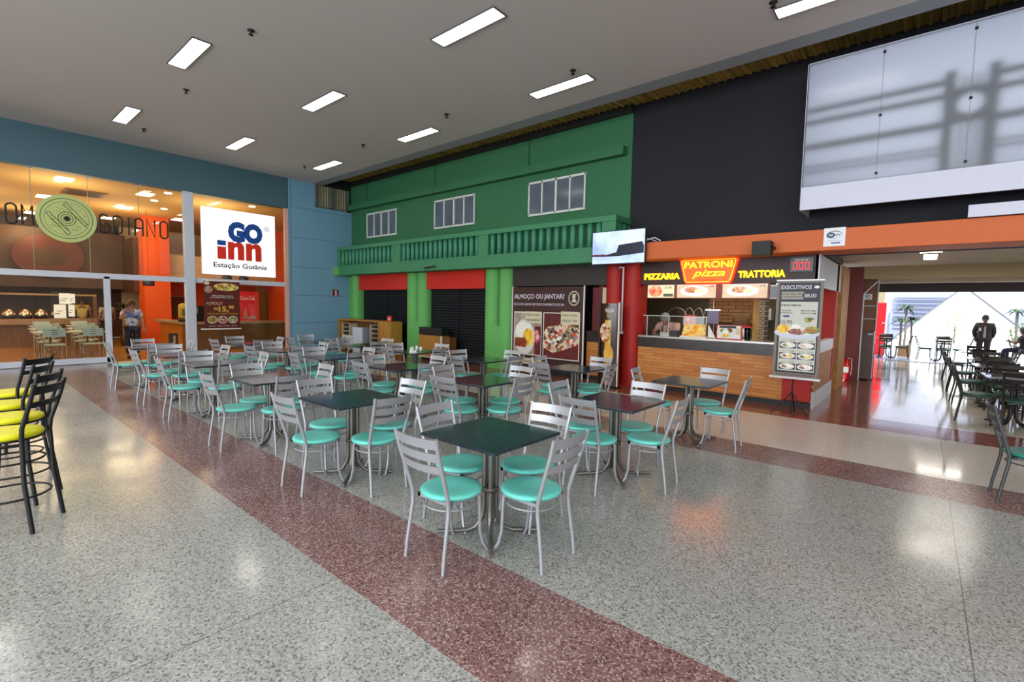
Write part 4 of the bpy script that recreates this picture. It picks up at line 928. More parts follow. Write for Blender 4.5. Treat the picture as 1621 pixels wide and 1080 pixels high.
# GO inn board
gi = thing('hotel_sign', 'square white hotel board with blue and red lettering on the glass', 'sign', (-15.76, 5.85, 3.3))
wsg = M('bright white board', '#ffffff', .5, emit=.5); bl = M('logo blue', '#0c4a9c', .5); rdl = M('logo red', '#e0301a', .5)
part(gi).box(-15.8, -15.74, 4.83, 6.87, 2.40, 4.31, wsg).build('board', gi)
xo = -15.74
part(gi).text('GO', (xo, 6.0, 3.44), Y_, Z_, .72, bl, .004, .075, width=.98).text('R', (xo, 6.62, 3.85), Y_, Z_, .08, bl, .004, .0, width=.06).build('blue_letters', gi)
b = part(gi)
for r_ in (.07,):
    b.tube([(xo+.005, 6.62+r_*math.cos(a), 3.88+r_*math.sin(a)) for a in [2*PI*i/20 for i in range(20)]], .006, bl, 4, closed=True)
b.rect((xo, 0, 0), Y_, Z_, 5.22, 5.45, 3.26, 3.40, 0, .004, bl); b.build('blue_dot', gi)
b = part(gi).rect((xo, 0, 0), Y_, Z_, 5.22, 5.45, 2.86, 3.22, 0, .004, rdl)
for y0 in (5.5, 6.0):
    b.prism([(y0, 2.86), (y0+.17, 2.86), (y0+.17, 3.18), (y0+.21, 3.24), (y0+.25, 3.24), (y0+.27, 3.2), (y0+.27, 2.86), (y0+.45, 2.86), (y0+.45, 3.26), (y0+.4, 3.36), (y0+.3, 3.4), (y0+.17, 3.34), (y0+.17, 3.38), (y0, 3.38)], (xo, 0, 0), Y_, Z_, .004, rdl)
b.build('red_letters', gi)
part(gi).text('Estação Goiânia', (xo, 5.86, 2.62), Y_, Z_, .2, M('black letter', '#101010', .5), .004, .015, width=1.5).build('caption', gi)
# lunch offer banner on a stand outside the glass
lu = thing('lunch_banner', 'dark red lunch offer banner on a thin stand before the glass', 'banner', (-15.4, 5.2, 0))
o1 = (-15.42, 4.74, .83)
part(lu).box(-15.43, -15.42, 4.74, 5.68, .84, 2.2, noisy('wine banner print', ['#4a120e', '#641c14'], 3, .5)).build('sheet', lu)
b = part(lu).oval(o1, Y_, Z_, .58, 1.2, .37, .14, .001, .004, M('brown bowl print', '#5a2a14', .5)).oval(o1, Y_, Z_, .58, 1.2, .33, .11, .004, .006, food('stew print', ['#d8a83a', '#f0d890', '#6a7a1c', '#b8742a'], 14)).oval(o1, Y_, Z_, .12, 1.12, .1, .1, .003, .005, food('garlic print', ['#c8b8a0', '#8a5a3a'], 16)).oval(o1, Y_, Z_, .08, 1.3, .07, .05, .003, .005, crm)
for k in range(3): b.oval(o1, Y_, Z_, .2+.27*k, .26, .125, .11, .001, .004, plate_m).oval(o1, Y_, Z_, .2+.27*k, .26, .11, .095, .004, .006, [f_salad, f_meat, food('pasta print', ['#a8985a', '#7a6a3a', '#c8bc84'], 20)][k])
b.build('food_photos', lu)
gp = M('gold print', '#d8b03a', .5)
b = part(lu).text('ALMOÇO', (-15.418, 5.0, 1.52), Y_, Z_, .11, M('peach print', '#c89a7a', .5), .004, .01, width=.42).text('R$', (-15.418, 5.04, 1.37), Y_, Z_, .1, gp, .004, .01, width=.1).text('15,', (-15.418, 5.24, 1.33), Y_, Z_, .2, gp, .004, .03, width=.26).text('90', (-15.418, 5.44, 1.41), Y_, Z_, .13, gp, .004, .02, width=.14)
b.text('VENHA SABOREAR O MELHOR', (-15.418, 5.22, 1.76), Y_, Z_, .045, wh, .003, .005, width=.55).text('DA COMIDA TÍPICA GOIANA', (-15.418, 5.22, 1.71), Y_, Z_, .04, wh, .003, .003, width=.62).text('COM SALADA E BEBIDA À VONTADE', (-15.418, 5.22, 1.25), Y_, Z_, .04, gp, .003, .0, width=.8).text('SALADA   FEIJÃO   MASSA   ARROZ', (-15.418, 5.22, .9), Y_, Z_, .03, wh, .003, .0, width=.75)
b.build('lettering', lu)
part(lu).box(-15.45, -15.41, 4.66, 5.7, .81, .84, wh).build('bottom_bar', lu); part(lu).box(-15.45, -15.41, 4.74, 5.68, 2.19, 2.22, wh).build('top_bar', lu)
b = part(lu).tube([(-15.46, 5.2, 0), (-15.46, 5.2, 2.2)], .014, kblack, 6)
for dx, dy in ((.2, .2), (.2, -.2), (-.2, 0)): b.tube([(-15.46, 5.2, .25), (-15.46+dx, 5.2+dy, .01)], .01, kblack, 6)
b.build('tripod', lu)
tag(MB().box(-15.74, -15.2, 2.7, 3.5, 0.001, .015, M('cream mat', '#c4bba8', .8)).build('door_mat'), 'cream door mat at the restaurant entrance', 'mat')

# ================================================================== RESTAURANT INTERIOR
rf = noisy('warm tile floor', ['#b07a3c', '#c48f50'], .8, .18); rc = M('warm ceiling', '#d2ac6c', .8); ordp = M('orange wall paint', '#e0560c', .55); brw = noisy('dark brown wall', ['#3c2410', '#553518'], 1.0, .5); crw = M('cream wall', '#d8b888', .7)
struct(MB().box(-26, -15.9, -9, 9.6, -.2, -.002, rf).build('floor_restaurant'), 'warm toned restaurant floor')
struct(MB().box(-26, -15.9, -9, 9.6, 4.66, 4.8, rc).build('ceiling_restaurant'), 'warm lit restaurant ceiling')
struct(MB().box(-26.2, -26, -9, 4.9, 0, 4.7, brw).box(-26.2, -26, 4.9, 9.6, 0, 4.7, crw).build('wall_restaurant_back'), 'dark brown back wall of the restaurant')
struct(MB().box(-26, -15.95, 9.6, 9.8, 0, 4.8, ordp).build('wall_restaurant_right'), 'orange right wall of the restaurant')
struct(MB().box(-26, -15.95, -9.2, -9, 0, 4.8, crw).build('wall_restaurant_left'))
struct(MB().box(-22.4, -21.6, 4.75, 5.55, 0, 4.66, ordp).build('pillar_orange'), 'tall orange column inside the restaurant')
struct(MB().box(-25.9, -22.3, 4.6, 4.75, 1.9, 3.9, brw).box(-24.1, -24, -6, 4.7, 2.0, 4.1, brw).build('wall_restaurant_inner'), 'dark brown bulkhead above the buffet')
struct(MB().box(-25.9, -22.0, 5.55, 9.6, 2.35, 3.35, crw).box(-24.5, -22.0, 5.55, 9.6, 2.32, 2.36, crw).box(-22.6, -22.0, 5.56, 9.6, 3.35, 3.4, M('mezzanine trim', '#8a7a4a', .5)).build('mezzanine'), 'cream mezzanine front behind the orange column')
struct(MB().box(-24, -23.9, 5.55, 9.6, 0, 2.35, ordp).build('wall_orange'), 'orange wall under the mezzanine')
rl = M('mezzanine rail', '#7a6a30', .4)
t = thing('mezzanine_railing', 'thin olive railing on the cream mezzanine behind the glass', 'railing', (-22.0, 7.5, 3.4))
b = part(t); b.box(-22.03, -21.99, 5.6, 9.5, 4.05, 4.09, rl)
b.build('top_rail', t)
for k in range(6): part(t).box(-22.03, -21.99, 5.65+.76*k, 5.69+.76*k, 3.4, 4.05, rl).build('rail_post', t)
warm_l = M('warm lamp diffuser', '#fff4e0', .5, emit=5, ecol='#fff0d8')
first = None
for x, y, s, lb in ((-16.9, 2.12, .34, 'nearest the disc'), (-17.3, 3.9, .34, 'above the letters NO'), (-20.4, 4.04, .36, 'over the letter A'), (-23.6, 4.15, .36, 'farthest over the letter O'), (-20.3, 2.1, .36, 'behind the green disc top'), (-24.6, 2.2, .4, 'behind the letters OM'), (-21.6, 5.9, .4, 'left of the main mullion'), (-17.3, .2, .34, 'at the left photo edge')):
    lb = 'bright square restaurant ceiling light '+lb
    if first is None: first = tag(MB().box(-.5, .5, -.5, .5, -.012, 0, warm_l).build('restaurant_light', None, (x, y, 4.66)), lb, 'ceiling light', 'square lights on the restaurant ceiling'); o = first
    else: o = first.copy(); C.objects.link(o); o.location = (x, y, 4.66); o['label'] = lb
    o.scale = (s*1.6, s, 1)
first = None
for x, y, lb in ((-16.5, 4.25, 'nearest the main mullion'), (-18.1, 4.3, 'behind the first'), (-19.5, 4.9, 'third in the line'), (-16.5, 6.5, 'right of the mullion')):
    lb = 'small round warm downlight in the restaurant, '+lb
    if first is None: first = tag(MB().lathe([(0, 0), (.09, 0), (.09, -.02), (0, -.02)], warm_l, 16).build('downlight', None, (x, y, 4.66)), lb, 'ceiling light', 'round downlights on the restaurant ceiling')
    else: o = first.copy(); C.objects.link(o); o.location = (x, y, 4.66); o['label'] = lb
ac = thing('ceiling_air_conditioner', 'square ceiling air conditioner vent above the lime disc', 'air conditioner', (-18.6, 2.75, 4.66))
part(ac).box(-19.1, -18.1, 2.3, 3.2, 4.63, 4.66, M('vent brown', '#7a5c34', .6)).build('frame', ac)
for k in range(3): part(ac).box(-18.95+k*.3, -18.75+k*.3, 2.38, 3.12, 4.622, 4.63, M('vent dark', '#3c2c18', .6)).build('slot', ac)
# buffet
ctm = noisy('tan counter', ['#8a6a48', '#a5835c'], 2, .35)
bf = thing('buffet_counter', 'long tan buffet counter across the restaurant behind the white tables', 'counter', (-22.3, 0, 0))
part(bf).box(-22.8, -22.0, -6, 3.9, .74, .92, ctm).build('counter_top', bf)
part(bf).box(-22.7, -22.2, -6, 3.8, 0, .74, honeyd).build('base', bf)
dm = M('chrome dome', '#d8c8b0', .12, .9); first = None
for k in range(5):
    lb = 'round chrome food warmer on the buffet, %s' % ('leftmost in view', 'second from the left', 'third from the left', 'fourth, beside the white papers', 'hidden most behind the papers')[k]
    y = .95+k*.36*1.05
    if first is None:
        first = thing('food_warmer', lb, 'food warmer', (-22.4, y, .92), group='chrome food warmers on the buffet')
        MB().lathe([(.17, .12), (.17, .16), (.14, .24), (.08, .3), (0, .32)], dm, 20).build('lid', first); MB().lathe([(0, 0), (.15, 0), (.17, .12), (0, .12)], M('warmer dark', '#2a1c12', .3, .5), 20).build('pan', first)
    else: o = copy_tree(first); o.location = (-22.4, y, .92); o['label'] = lb
tag(MB().box(-22.075, -22.055, 2.3, 2.95, .92, 1.85, gg).box(-22.1, -22.0, 2.3, 2.95, .92, .94, steelt).build('counter_screen'), 'clear upright screen on the buffet carrying the white notices', 'screen')
first = None
for k, (y, z, w_, h_) in enumerate(((2.36, .95, .3, .45), (2.5, 1.42, .3, .36), (2.72, 1.0, .16, .4), (2.76, 1.45, .14, .32))):
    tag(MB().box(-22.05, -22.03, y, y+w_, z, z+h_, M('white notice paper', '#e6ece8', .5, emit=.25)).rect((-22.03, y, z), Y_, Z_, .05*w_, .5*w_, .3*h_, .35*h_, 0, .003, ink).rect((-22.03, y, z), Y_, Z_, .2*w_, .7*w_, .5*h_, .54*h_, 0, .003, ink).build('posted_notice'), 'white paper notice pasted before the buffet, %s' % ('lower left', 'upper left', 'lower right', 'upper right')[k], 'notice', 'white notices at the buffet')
tag(MB().box(-23.0, -22.9, -1.5, 3.6, 1.7, 1.76, M('shelf tan', '#a88a58', .5)).box(-23.0, -22.9, -1.5, -1.4, .9, 1.7, honeyd).box(-23.0, -22.9, 3.5, 3.6, .9, 1.7, honeyd).build('buffet_shelf'), 'thin tan shelf frame over the buffet', 'shelf')
tag(MB().prism([(0, 0), (1.0, 0), (.9, .12), (.1, .14)], (-22.6, .2, 2.1), Y_, Z_, .3, M('red canopy', '#d0200c', .5, emit=.3)).build('red_canopy'), 'small red lit canopy over the left of the buffet', 'canopy')
tag(MB().oval((-23.8, 2.5, 3.1), Y_, Z_, 0, 0, .95, .75, 0, .05, M('rust disc', '#5a2410', .5)).oval((-23.75, 2.5, 3.1), Y_, Z_, 0, 0, .45, .32, 0, .02, brw).build('wall_disc'), 'large rust red oval on the dark bulkhead below the lime disc', 'wall decoration')
# restaurant tables and chairs
wtop = M('white laminate', '#d8d8c8', .3); mint = M('pale mint plastic', '#b8cfc4', .4); chrm = M('chair chrome', '#a8a08c', .25, .8)
rt = thing('restaurant_table', 'x', 'table', group='white tables in the restaurant')
MB().box(-.4, .4, -.4, .4, .72, .75, wtop).build('tabletop', rt, bevel=.005)
MB().lathe([(0, 0), (.22, 0), (.22, .02), (.03, .04), (.03, .72), (0, .72)], chrm, 14).build('pedestal', rt)
rch = thing('restaurant_chair', 'x', 'chair', group='mint backed chairs in the restaurant')
MB().box(-.2, .2, -.2, .2, .43, .46, mint).build('seat', rch, bevel=.012)
b = MB().box(-.2, .2, -.232, -.218, .66, .86, mint)
for z in (.71, .76, .81): b.box(-.06, .06, -.235, -.231, z, z+.012, kblack)
b.build('backrest', rch)
for s in (-1, 1):
    MB().tube([(s*.2, -.24, 0), (s*.2, -.2, .45), (s*.2, -.225, .86)], .011, chrm, 6).build('leg', rch); MB().tube([(s*.2, .22, 0), (s*.2, .19, .44), (s*.2, -.19, .45)], .011, chrm, 6).build('leg', rch)
RT = [(-17.25, 1.75), (-17.25, 2.48), (-18.95, 1.85), (-18.95, 2.65), (-20.7, 2.0), (-20.7, 2.85)]
k1 = k2 = 0
for k, (x, y) in enumerate(RT):
    nm = ('left table of the first pair by the glass', 'right table of the first pair by the glass', 'left table of the middle pair', 'right table of the middle pair', 'left table of the far pair', 'right table of the far pair')[k]
    o = rt if k == 0 else copy_tree(rt); o.location = (x, y, 0); o['label'] = 'white square restaurant table, '+nm
    o.scale = (1, .85, 1)
    for side, dx, rz in (('near', .58, PI/2), ('far', -.58, -PI/2)):
        o = rch if k == 0 and dx > 0 else copy_tree(rch); o.location = (x+dx, y+.02, 0); o.rotation_euler.z = rz+rnd.uniform(-.1, .1)
        o['label'] = 'mint backed restaurant chair, %s side of %s' % (side, nm)
# bar at the right with its things
bar = thing('wooden_bar', 'wooden bar counter with grey top behind the lunch banner', 'bar counter', (-18, 6.4, 0))
barm = noisy('bar wood', ['#6a4a22', '#7c5a2e'], 2, .45, stretch=(1, 1, 3)); otop = noisy('tan bar top', ['#9a8a70', '#aa9a80'], 3, .3)
part(bar).box(-18.2, -17.9, 4.95, 8.2, 0, .86, barm).box(-20.6, -18.2, 4.95, 5.2, 0, .86, M('orange wood', '#b8701c', .45)).build('front', bar)
part(bar).box(-18.6, -17.8, 4.85, 8.2, .86, .93, otop).box(-21, -18.6, 4.85, 5.3, .86, .93, otop).build('bar_top', bar)
tag(MB().box(-17.5, -17.25, 4.4, 4.58, 0, .62, M('bin metal', '#4a4638', .35, .5)).rect((-17.25, 4.4, 0), Y_, Z_, .05, .12, .12, .55, 0, .003, M('bin pale', '#a8a090', .4)).build('waste_bin'), 'dark metal waste bin by the orange bar front', 'bin')
cn = thing('beverage_dispenser', 'yellow and black drinks container standing on the bar end', 'dispenser', (-18.2, 5.0, .93))
MB().lathe([(0, .12), (.13, .12), (.14, .16), (.14, .5), (.12, .55), (.05, .6), (0, .6)], M('yellow label', '#b89a10', .4), 18).build('barrel', cn); MB().lathe([(0, 0), (.14, 0), (.14, .12), (0, .12)], M('black base', '#141210', .4), 18).build('base', cn); MB().lathe([(.142, .2), (.143, .42)], M('label dark', '#5a3c08', .4), 10, a0=-.6, a1=.6).build('label_plate', cn)
tag(MB().box(-18.5, -18.2, 5.2, 5.75, .93, 1.45, M('coffee machine black', '#1a1614', .3)).box(-18.2, -18.15, 5.3, 5.4, 1.0, 1.4, steelt).box(-18.2, -17.95, 5.3, 5.34, .93, 1.2, kblack).build('coffee_machine'), 'black coffee machine on the bar left of the lunch banner', 'coffee machine')
co = thing('drinks_cooler', 'red drinks cooler with white script behind the bar', 'cooler', (-19.0, 7.1, 0))
part(co).box(-19.4, -18.7, 6.8, 7.55, 0, 1.98, M('cooler red', '#c8161a', .35, emit=.15)).build('cabinet', co, bevel=.01)
part(co).text('Coca-Cola', (-18.7, 7.15, 1.68), Y_, Z_, .2, wh, .004, .005, width=.5, shear=.3).build('lettering', co)
part(co).prism([(.2, 1.0), (.34, 1.0), (.32, 1.25), (.29, 1.4), (.25, 1.4), (.22, 1.25)], (-18.7, 6.8, 0), Y_, Z_, .004, M('bottle print', '#b88a80', .4)).prism([(.3, .98), (.66, .98), (.6, 1.1), (.45, 1.12)], (-18.695, 6.8, 0), Y_, Z_, .004, M('glass print', '#a89a94', .4)).build('bottle_picture', co)
struct(MB().box(-20.6, -20.5, 8.2, 8.65, 0, 2.15, M('brown door', '#6a3a10', .5)).build('door_2'), 'brown door in the orange wall')
b0 = None
for x, y, z, lb in ((-20.6, 7.15, 2.32, 'over the lunch banner right edge'), (-20.6, 7.75, 2.32, 'over the red cooler'), (-20.4, 4.6, 2.1, 'before the orange column')):
    p_ = thing('pendant_lamp', 'dark blue drum pendant lamp '+lb, 'pendant lamp', (x, y, z), group='drum pendant lamps in the restaurant')
    MB().lathe([(0, 0), (.16, 0), (.17, .05), (.17, .22), (.12, .3), (0, .3)], M('lamp slate', '#2c3448', .4), 18).build('lamp_shade', p_); MB().tube([(0, 0, .3), (0, 0, 4.66-z)], .006, kblack, 5).build('cord', p_)
pp = thing('potted_plant', 'dark leafy plant in front of the brown wall near the orange column', 'plant', (-22.9, 4.2, 0))
MB().lathe([(0, 0), (.16, 0), (.2, .35), (0, .35)], M('pot brown', '#4a3018', .6), 16).build('pot', pp)
lf = noisy('dark leaves', ['#1f3014', '#34481c'], 6, .6)
def fronds(b, n, r, z0, h, mt, rg, droop=.5, w_=.05, segs=5):
    for i in range(n):
        a = 2*PI*i/n+rg.uniform(-.3, .3); el = rg.uniform(.3, 1.2); L_ = r*rg.uniform(.75, 1.1)
        dv = Vector((math.cos(a)*math.cos(el), math.sin(a)*math.cos(el), math.sin(el))); sd = Vector((-math.sin(a), math.cos(a), 0))
        pr = []
        for k in range(segs+1):
            t = k/segs; p = Vector((0, 0, z0))+dv*L_*t+Vector((0, 0, -droop*L_*t*t)); ww = w_*math.sin(PI*min(1, t*.85+.12))
            pr += [p-sd*ww, p+Vector((0, 0, ww*.4)), p+sd*ww]
        fs = []
        for k in range(segs): fs += [(3*k, 3*k+1, 3*k+4, 3*k+3), (3*k+1, 3*k+2, 3*k+5, 3*k+4)]
        b.add(pr, fs, mt)
    return b
fronds(MB(), 26, .6, 1.2, .5, lf, rg, .4, .05).tube([(0, 0, .35), (0, 0, 1.25)], .02, lf, 6).build('foliage', pp)
pp.location = (-21.2, 4.1, 0)
tag(MB().box(-23.9, -23.7, 5.75, 6.6, .9, 1.75, M('dark red shelf', '#5a140a', .5)).box(-23.7, -23.65, 5.9, 6.4, 1.0, 1.3, brw).box(-23.8, -23.6, 5.7, 6.7, 1.75, 1.8, ctm).build('wall_shelf'), 'dark red shelf against the orange wall behind the woman', 'shelf')

# ================================================================== PASSAGE
mr_ = M('dark maroon panel', '#4f1a12', .5)
struct(MB().box(-1.2, -.85, 14.9, 15.0, 0, 2.75, noisy('wood panel', ['#6a3c14', '#7d4a1c'], 2, .5, stretch=(1, 1, .3))).build('wall_panel'), 'wood panel wall behind the red passage column')
hd_ = thing('service_cabinet', 'tall dark brown cabinet in the passage beside the extinguisher', 'cabinet', (-1.0, 14.7, 0))
part(hd_).box(-1.14, -.86, 14.55, 14.85, .03, 1.2, noisy('dark brown laminate', ['#3c1a0e', '#4a2214'], 2, .4)).build('body', hd_)
part(hd_).box(-1.14, -.9, 14.5, 14.56, 1.17, 1.2, M('dark brown laminate')).box(-.98, -.88, 14.5, 14.55, 1.12, 1.15, alu).build('handle', hd_)
for x in (-1.12, -.9): part(hd_).lathe([(0, 0), (.02, 0), (.02, .03), (0, .03)], alu, 10, (x, 14.6, 0)).build('foot', hd_)
tag(MB().tube([(-1.1, 14.38, 0), (-1.1, 14.38, 2.1), (-.85, 14.38, 2.4)], .016, cabm, 6).tube([(-.86, 14.88, .9), (-.86, 14.88, 2.7)], .014, cabm, 6).tube([(-1.15, 14.88, 1.82), (-.86, 14.88, 1.82)], .013, cabm, 6).tube([(-1.15, 14.88, 1.5), (-.86, 14.88, 1.5)], .013, cabm, 6).build('conduit'), 'white pipes running around the wood panel in the passage', 'pipe')
for k, (x, y, sx, sy, lb) in enumerate(((.05, 11.35, .3, .16, 'thin strip near the orange band'), (.05, 12.3, .2, 1.1, 'square panel before the beam'), (.08, 19.2, .22, .3, 'beyond the beam near the patio'))):
    tag(MB().box(x-sx/2, x+sx/2, y-sy/2, y+sy/2, 2.735, 2.75, M('passage lamp', '#fff2d8', .5, emit=4)).box(x-sx/2-.02, x+sx/2+.02, y-sy/2-.02, y+sy/2+.02, 2.742, 2.75, trimm).build('passage_light'), 'passage ceiling light, '+lb, 'ceiling light')

# ================================================================== PATIO
pav = noisy('patio paving', ['#8f98b0', '#a8b0c4'], 1.5, .3)
struct(MB().box(-12, 14, 21.5, 60, -.25, -.02, pav).build('ground'), 'bluish patio paving')
wpl = M('white sunlit plaster', '#eef0f2', .8); pbl = M('grey blue cladding', '#7c8296', .7)
bd = thing('patio_building', 'pale stepped building behind the patio palms', 'building', (-1, 40, 0))
part(bd).box(-14, 18, 40, 41, 0, 9, M('pale cladding', '#9da3b6', .8)).build('wall', bd)
b = part(bd)
for k in range(9): b.box(-1.4, 1.4, 39.7, 39.9, .7+k*.26, .74+k*.26, pbl)
b.build('steps', bd)
for x0, x1, z0, z1 in ((-1.6, -.55, 0, 1.75), (-8, -2, 2.5, 3.4), (4.2, 6.5, .4, 1.9)): part(bd).box(x0, x1, 39.8, 40, z0, z1, pbl).build('panel', bd)
py_ = thing('glass_pyramid', 'large white pyramid canopy in the middle of the patio', 'pyramid', (1.45, 31, 0))
ed = M('pyramid edge', '#4a4c52', .5); pym = M('pyramid white', '#ffffff', .5)
ap = (1.5, 32.6, 3.02); B4 = [(-1.4, 29.8, 0), (4.35, 29.8, 0), (4.35, 35.4, 0), (-1.4, 35.4, 0)]
part(py_).add([ap]+B4, [(0, 1, 2), (0, 2, 3), (0, 3, 4), (0, 4, 1)], pym).build('faces', py_)
for p in B4: part(py_).tube([p, ap], .045, ed, 6).build('edge_bar', py_)
palml = noisy('palm leaf', ['#142a18', '#24401f', '#4a6a2c'], 5, .5); trk = noisy('palm trunk', ['#5a5a50', '#7a7a6c'], 20, .8, stretch=(1, 1, 3))
def palm(x, y, h, lb, seed, r=.5, n=16):
    p = thing('palm_tree', lb, 'palm tree', (x, y, 0)); g_ = random.Random(seed)
    MB().tube([(0, 0, -.02), (.02, 0, h*.5), (0, 0, h)], [.05, .04, .035], trk, 8).build('trunk', p)
    fronds(MB(), n, r, h, .4, palml, g_, .75, .035, 6).build('fronds', p)
palm(-.48, 24.3, 1.82, 'tallest slim palm of the cluster left of the pyramid', 1, .62, 26)
palm(-.62, 24.5, 1.3, 'short palm on the left of the cluster', 2, .62, 24)
palm(-.3, 24.6, 1.36, 'short palm on the right of the cluster', 3, .6, 24)
palm(2.5, 24.0, 1.75, 'single thin palm at the right patio edge', 4, .5, 20)
tag(MB().box(-.62, -.28, 23.9, 24.2, -.02, .42, M('planter brown', '#6a4c2c', .7)).build('planter_box'), 'brown square planter box at the left foot of the pyramid', 'planter')
def shrub(x, y, z, r, lb, mt, n=150, seed=5):
    s = thing('leafy_shrub', lb, 'shrub', (x, y, 0)); g_ = random.Random(seed); b = MB(); vs = []; fs = []
    for i in range(n):
        a, e_ = g_.uniform(0, 2*PI), g_.uniform(-1.2, 1.4); q = r*g_.uniform(.35, 1)
        c_ = Vector((q*math.cos(a)*math.cos(e_), q*math.sin(a)*math.cos(e_), z+q*1.3*math.sin(e_))); s1 = Vector((g_.uniform(-1, 1), g_.uniform(-1, 1), g_.uniform(-1, 1))).normalized()*.05; s2 = s1.cross(Vector((.3, .5, .8))).normalized()*.03
        k = len(vs); vs += [c_-s1, c_+s2, c_+s1, c_-s2]; fs.append((k, k+1, k+2, k+3))
    b.add(vs, fs, mt).build('foliage', s)
    MB().tube([(0, 0, -.02), (0, 0, z)], .03, trk, 6).build('stem', s)
shrub(1.0, 25.5, 1.2, .5, 'pale sunlit shrub before the pyramid beside the man', noisy('pale leaves', ['#8fae5a', '#c8d8a0', '#6a8a3c'], 6, .6), 260)
shrub(2.62, 24.8, .95, .35, 'green shrub around the right single palm', noisy('mid leaves', ['#4f7a34', '#86a85a'], 6, .6), 160, 6)
tag(MB().box(.75, 1.6, 25.3, 25.8, -.02, .5, wpl).build('planter_box'), 'long white planter box under the pale shrub', 'planter')
rf_ = thing('red_cooler', 'tall bright red cooler at the left jamb of the patio opening', 'cooler', (-1.3, 24.2, 0))
part(rf_).box(-1.55, -1.09, 24.0, 24.5, -.02, 2.06, M('bright red', '#ee1520', .35)).build('cabinet', rf_, bevel=.02); part(rf_).box(-1.2, -1.1, 23.98, 24.0, 1.25, 1.27, wh).build('handle', rf_)
tag(MB().box(-1.5, -1.17, 24.05, 24.4, 2.06, 2.5, M('beige unit', '#8d8468', .6)).build('junction_box'), 'beige box on top of the tall red cooler', 'box')

# ================================================================== PEOPLE
skin_m = M('skin', '#b5806a', .5); skin_d = M('brown skin', '#7d5040', .5)
def skin_mesh(name, verts, edges, radii, mt, parent=None, loc=(0, 0, 0), root=0, sub=2):
    me = bpy.data.meshes.new(name); bm = bmesh.new(); L_ = bm.verts.layers.skin.verify()
    vv = [bm.verts.new(v) for v in verts]
    for a, b in edges: bm.edges.new((vv[a], vv[b]))
    for k, v in enumerate(vv):
        r = radii[k]; v[L_].radius = (r, r) if not isinstance(r, tuple) else r
        v[L_].use_root = (k == root)
    bm.to_mesh(me); bm.free(); me.materials.append(mt)
    o = bpy.data.objects.new(name, me); C.objects.link(o)
    if parent: o.parent = parent
    o.location = loc
    m1 = o.modifiers.new('skin', 'SKIN'); m1.use_smooth_shade = True
    m2 = o.modifiers.new('sub', 'SUBSURF'); m2.levels = m2.render_levels = sub
    return o
